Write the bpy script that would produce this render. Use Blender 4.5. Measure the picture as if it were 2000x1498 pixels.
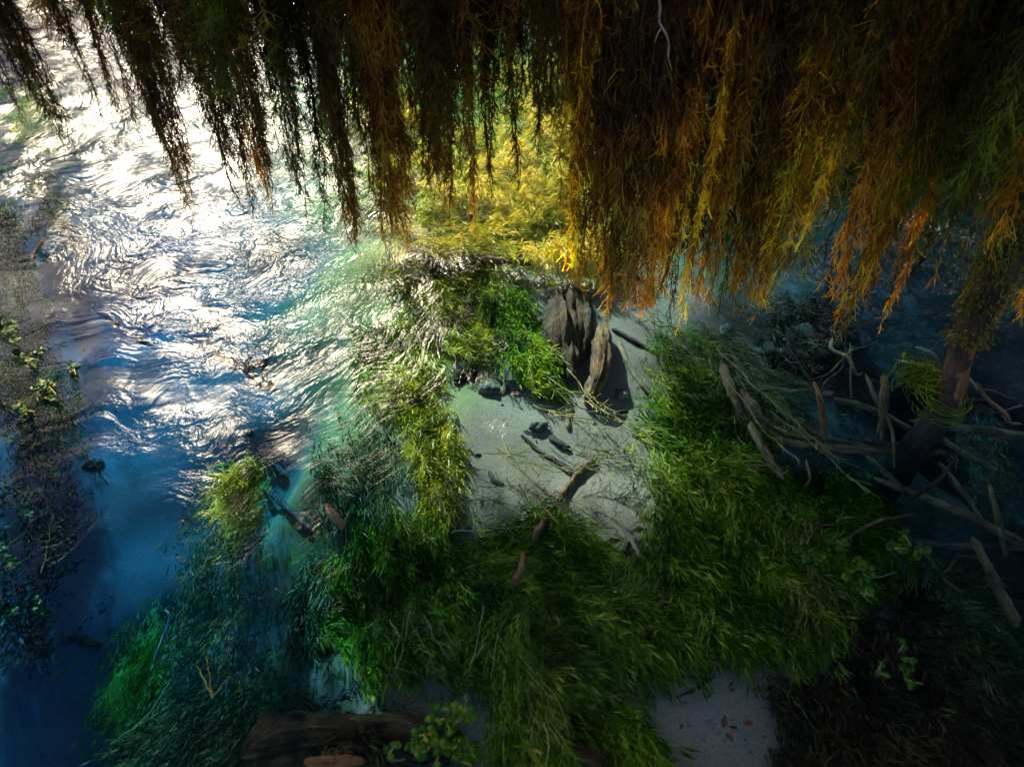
import bpy, math
import numpy as np
from mathutils import Vector

for o in list(bpy.data.objects):
    bpy.data.objects.remove(o)
SC = bpy.context.scene
COL = SC.collection
R = math.radians

# ------------------------------------------------------------------ camera
CAM_H = 1.6
PITCH = 42.0
FPX = 1450.0                       # focal length in pixels of a 2000 px wide frame
cam = bpy.data.cameras.new('camera')
cam.sensor_width = 36.0
cam.lens = 36.0 * FPX / 2000.0
cam.clip_start = 0.02
cam.clip_end = 500.0
cam.dof.use_dof = True
cam.dof.focus_distance = 2.55
cam.dof.aperture_fstop = 2.4
camo = bpy.data.objects.new('camera', cam)
camo.location = (0, 0, CAM_H)
camo.rotation_euler = (R(90 - PITCH), 0, 0)
COL.objects.link(camo)
SC.camera = camo

# ------------------------------------------------------------------ sky and sun
SUN_AZ, SUN_EL = -24.0, 30.0       # degrees from +Y towards +X, and above the horizon
w = bpy.data.worlds.new('World')
SC.world = w
w.use_nodes = True
nt = w.node_tree
bg = nt.nodes['Background']
sky = nt.nodes.new('ShaderNodeTexSky')
sky.sky_type = 'NISHITA'
sky.sun_disc = False
sky.sun_elevation = R(SUN_EL)
sky.sun_rotation = R(SUN_AZ)
sky.air_density = 0.55
sky.dust_density = 5.0
sky.ozone_density = 0.2
nt.links.new(sky.outputs[0], bg.inputs[0])
bg.inputs[1].default_value = 0.10
sun = bpy.data.lights.new('sun', 'SUN')
sun.energy = 4.2
sun.angle = R(2.0)
sun.color = (1.0, 0.85, 0.62)
suno = bpy.data.objects.new('sun', sun)
sd = Vector((math.sin(R(SUN_AZ)) * math.cos(R(SUN_EL)), math.cos(R(SUN_AZ)) * math.cos(R(SUN_EL)), math.sin(R(SUN_EL))))
suno.rotation_euler = (-sd).to_track_quat('-Z', 'Y').to_euler()
suno.location = sd * 30
COL.objects.link(suno)
SC.view_settings.view_transform = 'Standard'
SC.view_settings.look = 'None'
SC.view_settings.gamma = 1.0
SC.view_settings.use_curve_mapping = False
SC.view_settings.exposure = 1.6
SC.render.engine = 'CYCLES'
SC.cycles.use_denoising = True
SC.cycles.max_bounces = 5
SC.cycles.diffuse_bounces = 2
SC.cycles.glossy_bounces = 1
SC.cycles.transparent_max_bounces = 12
SC.cycles.sample_clamp_indirect = 4.0
SC.cycles.use_adaptive_sampling = True
SC.cycles.adaptive_threshold = 0.03
SC.cycles.caustics_reflective = False
SC.cycles.caustics_refractive = False

# ------------------------------------------------------------------ helpers
CP, SP = math.cos(R(PITCH)), math.sin(R(PITCH))

def ray(px, py):
    a, b = (px - 1000.0) / FPX, -(py - 749.0) / FPX
    return np.array([a, CP + b * SP, -SP + b * CP])

def P(px, py, z=0.0):
    """the point at height z that stands at this place in the photograph"""
    d = ray(px, py)
    t = (z - CAM_H) / d[2]
    return np.array([d[0] * t, d[1] * t, z])

def D(px, py, y):
    d = ray(px, py)
    t = y / d[1]
    return np.array([d[0] * t, y, CAM_H + d[2] * t])

def idw(ctrl, X, Y, p=3.0, zpl=0.0, soft=0.02):
    num = np.zeros_like(X); den = np.zeros_like(X)
    for px, py, v in ctrl:
        q = P(px, py, zpl)
        wgt = 1.0 / ((X - q[0]) ** 2 + (Y - q[1]) ** 2 + soft) ** (p / 2)
        num += wgt * v; den += wgt
    return num / den

_rn = np.random.default_rng(5)
_W = [(_rn.normal(size=3), _rn.uniform(0, 6.28)) for _ in range(24)]

def wob(X, Y, Z=0.0, f=1.0, n=8, s=0):
    """cheap smooth noise, about -1..1"""
    r = 0
    for k in range(n):
        d, ph = _W[(k + s) % 24]
        r = r + np.sin((X * d[0] + Y * d[1] + Z * d[2]) * f * (1 + 0.35 * k) + ph)
    return r / n ** 0.5 / 0.9

def np_mesh(name, V, Q, attrs=None, tris=None, smooth=False):
    me = bpy.data.meshes.new(name)
    V = np.asarray(V, np.float32).reshape(-1, 3)
    nq = 0 if Q is None else len(Q)
    ntri = 0 if tris is None else len(tris)
    me.vertices.add(len(V)); me.vertices.foreach_set('co', V.ravel())
    loops = []
    if nq: loops.append(np.asarray(Q, np.int32).ravel())
    if ntri: loops.append(np.asarray(tris, np.int32).ravel())
    L = np.concatenate(loops)
    me.loops.add(len(L)); me.loops.foreach_set('vertex_index', L)
    me.polygons.add(nq + ntri)
    st = np.concatenate([np.arange(nq) * 4, nq * 4 + np.arange(ntri) * 3]).astype(np.int32)
    me.polygons.foreach_set('loop_start', st)
    me.polygons.foreach_set('use_smooth', np.full(nq + ntri, smooth))
    for k, a in (attrs or {}).items():
        a = np.asarray(a, np.float32)
        if a.ndim == 1:
            at = me.attributes.new(k, 'FLOAT', 'POINT'); at.data.foreach_set('value', a)
        else:
            at = me.attributes.new(k, 'FLOAT_VECTOR', 'POINT'); at.data.foreach_set('vector', a.ravel())
    me.update(calc_edges=True); me.validate()
    return me

def obj(name, me, mat, parent=None, loc=None, label=None, cat=None, group=None, kind=None):
    if mat is not None and not me.materials:
        me.materials.append(mat)
    o = bpy.data.objects.new(name, me)
    COL.objects.link(o)
    if parent: o.parent = parent
    if loc is not None: o.location = loc
    tag(o, label, cat, group, kind)
    return o

def tag(o, label=None, cat=None, group=None, kind=None):
    if label: o['label'] = label
    if cat: o['category'] = cat
    if group: o['group'] = group
    if kind: o['kind'] = kind
    return o

def empty(name, loc, label, cat, group=None):
    o = bpy.data.objects.new(name, None)
    o.empty_display_size = 0.05
    o.location = loc
    COL.objects.link(o)
    return tag(o, label, cat, group)

def unit(a):
    return a / np.maximum(np.linalg.norm(a, axis=-1, keepdims=True), 1e-9)

def tubes(Pt, Rd, sides=3):
    """Pt (M,S,3), Rd (M,S): M tubes at once -> verts, quads"""
    M, S, _ = Pt.shape
    T = np.gradient(Pt, axis=1)
    T = unit(T)
    ref = np.where(np.abs(T[..., 2:3]) > 0.8, np.array([1.0, 0.3, 0]), np.array([0, 0.2, 1.0]))
    A = unit(np.cross(T, ref)); B = np.cross(T, A)
    ang = np.arange(sides) * 2 * np.pi / sides
    V = Pt[:, :, None, :] + Rd[:, :, None, None] * (A[:, :, None, :] * np.cos(ang)[None, None, :, None] + B[:, :, None, :] * np.sin(ang)[None, None, :, None])
    idx = np.arange(M * S * sides).reshape(M, S, sides)
    a = idx[:, :-1]; b = idx[:, 1:]
    Q = np.stack([a, np.roll(a, -1, 2), np.roll(b, -1, 2), b], -1).reshape(-1, 4)
    return V.reshape(-1, 3), Q

class Acc:
    """collects geometry with one float attribute"""
    def __init__(s): s.V, s.Q, s.T, s.A, s.n = [], [], [], [], 0
    def add(s, V, Q, tint):
        s.V.append(V); s.Q.append(Q + s.n)
        s.A.append(np.full(len(V), tint) if np.ndim(tint) == 0 else tint)
        s.n += len(V)
    def mesh(s, name, smooth=False):
        return np_mesh(name, np.concatenate(s.V), np.concatenate(s.Q), {'tint': np.concatenate(s.A)}, smooth=smooth)

def leaves(C, Dv, N, ln, wd, fold=0.25):
    """kite-shaped folded leaves: base C, direction Dv, normal hint N"""
    Dv = unit(Dv); Sd = unit(np.cross(Dv, N)); Up = np.cross(Sd, Dv)
    ln = np.asarray(ln)[:, None]; wd = np.asarray(wd)[:, None]
    a = C; c = C + Dv * ln
    m = C + Dv * ln * 0.45 + Up * wd * fold
    V = np.stack([a, m + Sd * wd * .5, c, m - Sd * wd * .5], 1)
    Q = np.arange(len(C) * 4).reshape(-1, 4)
    return V.reshape(-1, 3), Q

# ------------------------------------------------------------------ materials
def newmat(name):
    m = bpy.data.materials.new(name); m.use_nodes = True
    n = m.node_tree
    for x in list(n.nodes): n.nodes.remove(x)
    out = n.nodes.new('ShaderNodeOutputMaterial')
    return m, n, out

def nd(n, typ, ins=None, **kw):
    x = n.nodes.new(typ)
    for k, v in kw.items(): setattr(x, k, v)
    for k, v in (ins or {}).items():
        if isinstance(v, bpy.types.NodeSocket): n.links.new(v, x.inputs[k])
        else: x.inputs[k].default_value = v
    return x

def ramp(n, fac, stops, interp='LINEAR'):
    r = n.nodes.new('ShaderNodeValToRGB')
    r.color_ramp.interpolation = interp
    e = r.color_ramp.elements
    while len(e) < len(stops): e.new(0.5)
    for el, (p, c) in zip(e, stops):
        el.position = p; el.color = (*c, 1)
    n.links.new(fac, r.inputs[0])
    return r.outputs[0]

def leafmat(name, stops, trans=0.4, gloss=0.06, rough=0.35, objcol=False, nscale=6.0):
    m, n, out = newmat(name)
    at = nd(n, 'ShaderNodeAttribute', attribute_name='tint')
    geo = nd(n, 'ShaderNodeNewGeometry')
    no = nd(n, 'ShaderNodeTexNoise', {'Vector': geo.outputs['Position'], 'Scale': nscale, 'Detail': 3.0})
    f = nd(n, 'ShaderNodeMath', {0: no.outputs[0], 1: 0.5}, operation='SUBTRACT')
    f2 = nd(n, 'ShaderNodeMath', {0: f.outputs[0], 1: 0.9, 2: at.outputs['Fac']}, operation='MULTIPLY_ADD')
    c = ramp(n, f2.outputs[0], stops)
    if objcol:
        oi = nd(n, 'ShaderNodeObjectInfo')
        mx = nd(n, 'ShaderNodeMix', {0: 1.0, 6: c, 7: oi.outputs['Color']}, data_type='RGBA', blend_type='MULTIPLY')
        c = mx.outputs[2]
    df = nd(n, 'ShaderNodeBsdfDiffuse', {'Color': c})
    tr = nd(n, 'ShaderNodeBsdfTranslucent', {'Color': c})
    mix = nd(n, 'ShaderNodeMixShader', {0: trans, 1: df.outputs[0], 2: tr.outputs[0]})
    gl = nd(n, 'ShaderNodeBsdfGlossy', {'Color': (1, 1, 1, 1), 'Roughness': rough})
    mg = nd(n, 'ShaderNodeMixShader', {0: gloss, 1: mix.outputs[0], 2: gl.outputs[0]})
    n.links.new(mg.outputs[0], out.inputs[0])
    return m

def barkmat(name, stops, scale=18.0, stretch=(1, 1, .25), rough=0.7, bump=0.6, spec=0.3, bare=None):
    m, n, out = newmat(name)
    tc = nd(n, 'ShaderNodeTexCoord')
    at = nd(n, 'ShaderNodeAttribute', attribute_name='uvw')
    mp = nd(n, 'ShaderNodeMapping', {'Vector': at.outputs['Vector'], 'Scale': stretch})
    no = nd(n, 'ShaderNodeTexNoise', {'Vector': mp.outputs[0], 'Scale': scale, 'Detail': 8.0, 'Roughness': .65, 'Distortion': .6})
    n2 = nd(n, 'ShaderNodeTexNoise', {'Vector': tc.outputs['Object'], 'Scale': 9.0, 'Detail': 4.0})
    av = nd(n, 'ShaderNodeMath', {0: no.outputs[0], 1: n2.outputs[0]}, operation='ADD')
    hv = nd(n, 'ShaderNodeMath', {0: av.outputs[0], 1: 0.5}, operation='MULTIPLY')
    c = ramp(n, hv.outputs[0], stops)
    if bare:
        ba = nd(n, 'ShaderNodeAttribute', attribute_name='bare')
        bm = nd(n, 'ShaderNodeMath', {0: no.outputs[0], 1: 1.1, 2: ba.outputs['Fac']}, operation='MULTIPLY_ADD')
        bs = nd(n, 'ShaderNodeMapRange', {'Value': bm.outputs[0], 1: .95, 2: 1.15})
        bc = ramp(n, hv.outputs[0], bare)
        c = nd(n, 'ShaderNodeMix', {0: bs.outputs[0], 6: c, 7: bc}, data_type='RGBA').outputs[2]
    bp = nd(n, 'ShaderNodeBump', {'Height': no.outputs[0], 'Strength': bump, 'Distance': 0.02})
    b = nd(n, 'ShaderNodeBsdfPrincipled', {'Base Color': c, 'Roughness': rough, 'Normal': bp.outputs[0], 'Specular IOR Level': spec})
    n.links.new(b.outputs[0], out.inputs[0])
    return m

MAT = {}
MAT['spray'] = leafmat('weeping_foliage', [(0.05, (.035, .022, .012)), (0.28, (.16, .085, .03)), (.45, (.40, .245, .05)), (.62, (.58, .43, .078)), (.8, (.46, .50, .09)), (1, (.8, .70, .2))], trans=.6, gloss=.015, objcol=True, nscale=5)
MAT['weed'] = leafmat('water_weed_green', [(0.1, (.020, .060, .003)), (.42, (.08, .20, .006)), (.66, (.22, .37, .012)), (.86, (.50, .55, .03)), (1, (.72, .68, .12))], trans=.4, gloss=.008, nscale=4)
MAT['weed_olive'] = leafmat('water_weed_olive', [(0.1, (.06, .07, .012)), (.45, (.16, .18, .025)), (.75, (.30, .30, .05)), (1, (.5, .46, .14))], trans=.35, gloss=.01, nscale=4)
MAT['weed_yellow'] = leafmat('water_weed_yellow', [(0.1, (.14, .16, .01)), (.45, (.52, .43, .012)), (.75, (.82, .66, .03)), (1, (.9, .78, .16))], trans=.4, gloss=.02, nscale=4)
MAT['weed_dark'] = leafmat('water_weed_dark', [(0.1, (.01, .022, .008)), (.5, (.03, .07, .02)), (.8, (.09, .14, .04)), (1, (.3, .3, .12))], trans=.3, gloss=.01, nscale=4)
MAT['weed_brown'] = leafmat('root_mat_brown', [(0.1, (.015, .011, .006)), (.5, (.05, .035, .015)), (.8, (.12, .08, .03)), (1, (.2, .15, .06))], trans=.2, gloss=.01, nscale=4)
MAT['runner'] = leafmat('pale_runner', [(0.1, (.20, .20, .05)), (.5, (.38, .36, .10)), (1, (.60, .52, .20))], trans=.3, gloss=.015, nscale=4)
MAT['cress'] = leafmat('cress_leaf', [(0.1, (.015, .07, .006)), (.5, (.05, .19, .012)), (.8, (.13, .32, .02)), (1, (.32, .38, .04))], trans=.4, gloss=.012, nscale=9)
MAT['moss'] = leafmat('moss', [(0.1, (.04, .05, .01)), (.5, (.16, .16, .025)), (.8, (.32, .26, .04)), (1, (.5, .36, .07))], trans=.35, gloss=.02, nscale=9)
MAT['crown'] = leafmat('crown_leaf', [(0.1, (.02, .03, .008)), (.5, (.05, .07, .015)), (1, (.10, .11, .03))], trans=.25, gloss=.03, nscale=2)
MAT['bark_dark'] = barkmat('bark_dark', [(.38, (.012, .008, .006)), (.5, (.045, .028, .018)), (.62, (.12, .075, .045))])
MAT['bark_tan'] = barkmat('bark_tan', [(.38, (.06, .035, .014)), (.5, (.25, .155, .065)), (.62, (.48, .32, .15))])
MAT['bark_brown'] = barkmat('bark_brown', [(.38, (.03, .014, .005)), (.5, (.19, .10, .035)), (.62, (.42, .245, .095))])
MAT['bark_orange'] = barkmat('bark_orange', [(.38, (.04, .018, .008)), (.5, (.20, .09, .03)), (.62, (.46, .24, .09))])
MAT['bark_wet'] = barkmat('bark_wet', [(.38, (.010, .006, .004)), (.5, (.045, .022, .013)), (.62, (.13, .065, .036))], rough=.28, spec=.6, bump=1.0, bare=[(.38, (.10, .03, .010)), (.5, (.36, .12, .03)), (.62, (.58, .24, .07))])
MAT['bark_pale'] = barkmat('bark_pale', [(.38, (.2, .15, .1)), (.5, (.45, .38, .3)), (.62, (.7, .62, .52))])
MAT['stump'] = barkmat('stump_mossy', [(.38, (.014, .007, .003)), (.48, (.075, .036, .012)), (.56, (.18, .085, .026)), (.64, (.14, .11, .03))], scale=30, stretch=(1, 1, .2), bump=1.0)
MAT['rock'] = barkmat('river_stone', [(.38, (.06, .045, .03)), (.5, (.20, .15, .10)), (.62, (.36, .29, .21))], stretch=(1, 1, 1), scale=12)
MAT['deadleaf'] = barkmat('dead_leaf', [(.38, (.05, .02, .01)), (.5, (.13, .06, .025)), (.62, (.26, .13, .06))], scale=30, stretch=(1, 1, 1))
MAT['paleleaf'] = barkmat('pale_leaf', [(.38, (.22, .10, .05)), (.5, (.42, .25, .13)), (.62, (.6, .42, .25))], scale=30, stretch=(1, 1, 1))

def bedmat():
    m, n, out = newmat('river_bed')
    geo = nd(n, 'ShaderNodeNewGeometry')
    at = nd(n, 'ShaderNodeAttribute', attribute_name='mud')
    ld = nd(n, 'ShaderNodeAttribute', attribute_name='land')
    n1 = nd(n, 'ShaderNodeTexNoise', {'Vector': geo.outputs['Position'], 'Scale': 3.5, 'Detail': 6.0, 'Roughness': .6})
    n2 = nd(n, 'ShaderNodeTexNoise', {'Vector': geo.outputs['Position'], 'Scale': 160.0, 'Detail': 3.0})
    n3 = nd(n, 'ShaderNodeTexNoise', {'Vector': geo.outputs['Position'], 'Scale': 16.0, 'Detail': 5.0, 'Roughness': .7})
    sand = ramp(n, n1.outputs[0], [(.3, (.28, .19, .13)), (.6, (.41, .285, .205))])
    gr = ramp(n, n2.outputs[0], [(.3, (.72, .70, .68)), (.6, (1, 1, 1))])
    s2 = nd(n, 'ShaderNodeMix', {0: 1.0, 6: sand, 7: gr}, data_type='RGBA', blend_type='MULTIPLY')
    fl = ramp(n, n3.outputs[0], [(.60, (0, 0, 0)), (.72, (1, 1, 1))])
    s3 = nd(n, 'ShaderNodeMix', {0: fl, 6: s2.outputs[2], 7: (.14, .105, .075, 1)}, data_type='RGBA')
    mud = ramp(n, n3.outputs[0], [(.3, (.020, .014, .008)), (.55, (.055, .038, .02)), (.75, (.12, .09, .045))])
    mm = nd(n, 'ShaderNodeMath', {0: n3.outputs[0], 1: 0.9, 2: at.outputs['Fac']}, operation='MULTIPLY_ADD')
    ms = nd(n, 'ShaderNodeMapRange', {'Value': mm.outputs[0], 1: 0.75, 2: 1.15})
    c = nd(n, 'ShaderNodeMix', {0: ms.outputs[0], 6: s3.outputs[2], 7: mud}, data_type='RGBA')
    soil = ramp(n, n1.outputs[0], [(.3, (.03, .035, .012)), (.6, (.07, .075, .025))])
    c2 = nd(n, 'ShaderNodeMix', {0: ld.outputs['Fac'], 6: c.outputs[2], 7: soil}, data_type='RGBA')
    ag = nd(n, 'ShaderNodeAttribute', attribute_name='algae')
    agm = nd(n, 'ShaderNodeMath', {0: n3.outputs[0], 1: 0.8, 2: ag.outputs['Fac']}, operation='MULTIPLY_ADD')
    ags = nd(n, 'ShaderNodeMapRange', {'Value': agm.outputs[0], 1: .6, 2: 1.3, 4: .92})
    agc = ramp(n, n1.outputs[0], [(.3, (.20, .18, .02)), (.6, (.46, .41, .06))])
    c2 = nd(n, 'ShaderNodeMix', {0: ags.outputs[0], 6: c2.outputs[2], 7: agc}, data_type='RGBA')
    ad = nd(n, 'ShaderNodeMath', {0: n3.outputs[0], 1: n2.outputs[0]}, operation='ADD')
    bp = nd(n, 'ShaderNodeBump', {'Height': ad.outputs[0], 'Strength': .3, 'Distance': .006})
    b = nd(n, 'ShaderNodeBsdfDiffuse', {'Color': c2.outputs[2], 'Normal': bp.outputs[0]})
    n.links.new(b.outputs[0], out.inputs[0])
    return m

def watermat():
    m, n, out = newmat('river_water')
    fl = nd(n, 'ShaderNodeAttribute', attribute_name='flow')
    am = nd(n, 'ShaderNodeAttribute', attribute_name='ripple')
    geo = nd(n, 'ShaderNodeNewGeometry')
    # ripples drawn out along the crests of the current
    mp1 = nd(n, 'ShaderNodeMapping', {'Vector': fl.outputs['Vector'], 'Scale': (10.0, 25.0, 1)})
    a1 = nd(n, 'ShaderNodeTexNoise', {'Vector': mp1.outputs[0], 'Scale': 1.0, 'Detail': 2.5, 'Roughness': .5, 'Distortion': .7})
    mp2 = nd(n, 'ShaderNodeMapping', {'Vector': fl.outputs['Vector'], 'Scale': (40.0, 78.0, 1)})
    a2 = nd(n, 'ShaderNodeTexNoise', {'Vector': mp2.outputs[0], 'Scale': 1.0, 'Detail': 2.0, 'Distortion': .5})
    a3 = nd(n, 'ShaderNodeTexNoise', {'Vector': geo.outputs['Position'], 'Scale': 9.0, 'Detail': 2.0})
    h = nd(n, 'ShaderNodeMath', {0: a2.outputs[0], 1: .2, 2: a1.outputs[0]}, operation='MULTIPLY_ADD')
    h2 = nd(n, 'ShaderNodeMath', {0: a3.outputs[0], 1: .35, 2: h.outputs[0]}, operation='MULTIPLY_ADD')
    h3 = nd(n, 'ShaderNodeMath', {0: h2.outputs[0], 1: am.outputs['Fac']}, operation='MULTIPLY')
    bp = nd(n, 'ShaderNodeBump', {'Height': h3.outputs[0], 'Strength': 1.0, 'Distance': .021})
    # the surface bends no rays, so both of its sides reflect like its upper side
    ior = nd(n, 'ShaderNodeMapRange', {'Value': geo.outputs['Backfacing'], 3: 1.33, 4: 1 / 1.33})
    fr = nd(n, 'ShaderNodeFresnel', {'IOR': ior.outputs[0], 'Normal': bp.outputs[0]})
    tr = nd(n, 'ShaderNodeBsdfTransparent')
    gl = nd(n, 'ShaderNodeBsdfGlossy', {'Color': (.235, .235, .23, 1), 'Roughness': .29, 'Normal': bp.outputs[0]}, distribution='BECKMANN')
    mx = nd(n, 'ShaderNodeMixShader', {0: fr.outputs[0], 1: tr.outputs[0], 2: gl.outputs[0]})
    n.links.new(mx.outputs[0], out.inputs[0])
    va = nd(n, 'ShaderNodeVolumeAbsorption', {'Color': (.0, .66, .945, 1), 'Density': 2.1})
    n.links.new(va.outputs[0], out.inputs[1])
    return m

# ------------------------------------------------------------------ river bed and banks
BED = [  # place in the photograph, depth
    (1000, 950, -.15), (900, 880, -.16), (1150, 1020, -.14), (1250, 700, -.16), (1050, 600, -.17), (1200, 850, -.15),
    (1400, 1350, -.12), (1300, 1420, -.12), (1600, 1300, -.14), (1000, 1400, -.16), (820, 1300, -.18), (700, 1440, -.2),
    (640, 1250, -.34), (620, 1400, -.40), (560, 1200, -.55), (520, 1350, -.65), (560, 1020, -.45), (660, 900, -.27), (760, 820, -.19), (800, 980, -.22),
    (1100, 1200, -.16), (1400, 1000, -.16), (1450, 800, -.2), (1300, 620, -.18), (950, 420, -.16), (1050, 330, -.16), (850, 600, -.17), (760, 540, -.16),
    (100, 1000, -.75), (250, 1100, -.95), (180, 1300, -1.05), (60, 1450, -1.05), (380, 1400, -.75), (420, 1100, -.7), (300, 900, -.75), (450, 820, -.75),
    (150, 700, -.7), (300, 600, -.65), (500, 650, -.6), (200, 480, -.75), (450, 480, -.5), (600, 420, -.26), (600, 620, -.27), (300, 300, -.6), (100, 350, -.6), (50, 150, -.5), (250, 100, -.6),
    (700, 250, -.2), (800, 100, -.2), (1200, 250, -.18), (1000, 150, -.18), (1600, 600, -.35), (1800, 620, -.5), (1600, 780, -.4), (1750, 850, -.5), (1900, 950, -.55), (1970, 750, -.9),
    (1800, 1100, -.3), (1950, 1150, -.35), (1800, 1350, -.16), (1950, 1450, -.14), (1600, 1440, -.14), (1500, 300, -.4), (1900, 300, -.5)]
MUD = [(1000, 950, 0), (1150, 1020, 0), (1250, 700, 0), (1050, 600, .05), (1200, 850, 0), (1400, 1350, .0), (1480, 1330, 0), (1300, 1430, .2), (900, 900, 0), (870, 1230, .1), (620, 1300, .4), (1600, 1280, .15),
       (1000, 1400, .5), (1100, 1200, .7), (1400, 1000, .6), (1450, 790, .2), (1560, 800, .25), (950, 420, .15), (1050, 330, .2), (850, 600, .2), (1640, 1000, .8),
       (250, 1100, .0), (180, 1300, .0), (60, 1450, 0), (60, 1000, .05), (420, 1400, .6), (500, 1250, .8), (560, 1000, .7), (430, 950, .3), (300, 900, .2), (150, 700, .05), (40, 690, .35), (450, 480, .05), (250, 550, .1), (600, 420, .1), (120, 400, .15), (250, 250, .3), (60, 200, .6), (650, 800, .35),
       (1600, 560, .6), (1800, 700, .9), (1750, 850, .7), (1900, 950, .9), (1970, 750, 1), (1800, 1150, .8), (1950, 1150, .9), (1800, 1350, .85), (1950, 1450, .9), (1600, 1450, .7), (1550, 640, .8), (1300, 100, .7), (1900, 300, 1)]

ALG = [(800, 550, 1), (760, 690, .9), (680, 560, .7), (950, 440, .9), (1050, 350, 1), (880, 650, 1), (700, 400, .8), (850, 300, 1), (1000, 200, 1), (600, 650, .4), (560, 480, .2), (450, 450, 0), (1250, 500, .4), (820, 850, .7), (700, 900, .5), (980, 600, .3), (1000, 900, 0), (1080, 620, 0), (1250, 700, 0), (1150, 1000, 0), (900, 950, 0), (400, 700, 0), (250, 1100, 0), (1400, 1350, 0), (600, 1100, .3), (300, 500, 0), (1600, 700, .1), (1900, 1000, 0), (1750, 580, .1), (1700, 850, 0)]

def land_h(X, Y):
    """height of the banks around the stretch of water, 0 inside it"""
    d = np.maximum.reduce([-(X + 5.2 + .5 * wob(X, Y, 0, .7)), X - 2.6 - .25 * np.maximum(Y, 0) - .3 * wob(X, Y, 0, 1.1, s=3), Y - 11.5 - .6 * wob(X, Y, 0, .5, s=5), -(Y + .25)])
    return d

def bed_z(X, Y):
    X = np.asarray(X, float); Y = np.asarray(Y, float)
    z = idw(BED, X, Y, 3.4, -.25)
    z = z + .005 * wob(X, Y, 0, 6) + .0018 * wob(X, Y, 0, 30, s=4)
    d = land_h(X, Y)
    k = np.clip((d + .35) / .7, 0, 1); k = k * k * (3 - 2 * k)
    up = .12 + .25 * np.clip(d, 0, 2) + .05 * wob(X, Y, 0, 2) + .5 * np.clip((d - 2) / 10, 0, 1)
    return z * (1 - k) + up * k

def axis(lo, f0, f1, hi, step, g):
    mid = np.arange(f0, f1 + 1e-6, step)
    a = [mid[-1]]; s = step
    while a[-1] < hi: s *= g; a.append(a[-1] + s)
    b = [mid[0]]; s = step
    while b[-1] > lo: s *= g; b.append(b[-1] - s)
    return np.concatenate([b[:0:-1], mid, a[1:]])

def grid(xs, ys):
    X, Y = np.meshgrid(xs, ys)
    nx = len(xs); i = np.arange(len(ys) - 1)[:, None] * nx + np.arange(nx - 1)[None]
    Q = np.stack([i, i + 1, i + 1 + nx, i + nx], -1).reshape(-1, 4)
    return X, Y, Q

xs = axis(-150, -3.0, 2.6, 150, .03, 1.12); ys = axis(-120, .3, 5.0, 150, .03, 1.12)
X, Y, Q = grid(xs, ys)
Z = bed_z(X, Y)
V = np.stack([X, Y, Z], -1)
land = np.clip((Z - .02) / .05, 0, 1).ravel()
mud = idw(MUD, X, Y, 3.4, -.25).ravel()
obj('river_bed', np_mesh('river_bed', V, Q, {'mud': mud, 'land': land, 'algae': idw(ALG, X, Y, 3.4, -.25).ravel()}, smooth=True), bedmat(), kind='structure')

# ------------------------------------------------------------------ water
RIP = [(60, 900, .06), (20, 780, .08), (40, 650, .15), (60, 560, .25), (30, 1050, .04), (90, 1000, .08), (-60, 800, .08), (-60, 600, .15), (1000, 960, .22), (1150, 1020, .14), (1200, 850, .18), (1250, 700, .2), (1080, 600, .18), (950, 700, .35), (900, 800, .45), (850, 900, .3), (980, 830, .45), (1400, 1350, .02), (1000, 1200, .05), (1400, 1000, .04), (1350, 700, .05), (1000, 1420, .05),
       (700, 800, .75), (750, 650, .7), (650, 950, .55), (600, 1100, .35), (560, 1250, .4), (520, 1430, .35), (700, 1100, .25), (700, 1300, .12), (820, 1150, .06),
       (550, 600, 1), (450, 500, .9), (400, 350, .7), (600, 450, .9), (800, 500, .65), (900, 500, .5), (1000, 450, .25), (1000, 300, .3),
       (330, 720, .75), (400, 820, .7), (250, 850, .7), (150, 900, .2), (300, 1000, .3), (400, 1000, .3), (150, 1100, .2), (200, 1300, .15), (60, 1400, .15), (350, 1200, .14), (420, 1350, .1),
       (200, 600, .5), (100, 500, .5), (60, 350, .6), (200, 250, .8), (60, 100, .8), (230, 60, .9),
       (1600, 580, 2.2), (1750, 650, 2.2), (1700, 560, 2.2), (1800, 500, 2.2), (1650, 720, .6), (1500, 700, .1), (1550, 850, .12), (1750, 880, .1), (1900, 850, .1), (1900, 1100, .1), (1800, 1350, .05), (1300, 560, .15), (1450, 600, .3), (1450, 1460, .3)]
# direction of the crests on the water, degrees from +X
ANG = [(700, 800, 35), (750, 650, 30), (650, 950, 62), (560, 1300, 72), (520, 1430, 70), (550, 600, 12), (450, 500, 0), (400, 350, -12), (600, 450, 10), (800, 500, 62), (900, 650, 55), (330, 720, 0), (420, 840, 22), (250, 850, 12), (300, 1000, 20), (200, 1300, 40), (380, 1400, 48),
       (200, 600, 5), (100, 500, -10), (60, 200, -20), (1000, 850, 50), (1000, 450, 20), (1600, 580, -28), (1750, 650, -18), (1700, 720, -25), (1200, 560, -35), (1400, 1000, 0), (1000, 1200, 0)]
wx = axis(-11, -3.2, 2.6, 11, .03, 1.15); wy = axis(-3, .3, 5.2, 15, .03, 1.15)
X, Y, Q = grid(wx, wy)
rip = idw(RIP, X, Y, 3.2)
far = np.clip((Y - 5) / 3, 0, 1); rip = rip * (1 - far) + .8 * far
rip = rip * np.clip(.8 + .45 * wob(X, Y, 0, 5, s=6) + .25 * wob(X, Y, 0, 13, s=1), .2, 1.6)
ang = np.radians(idw(ANG, X, Y, 2.2))
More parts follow.
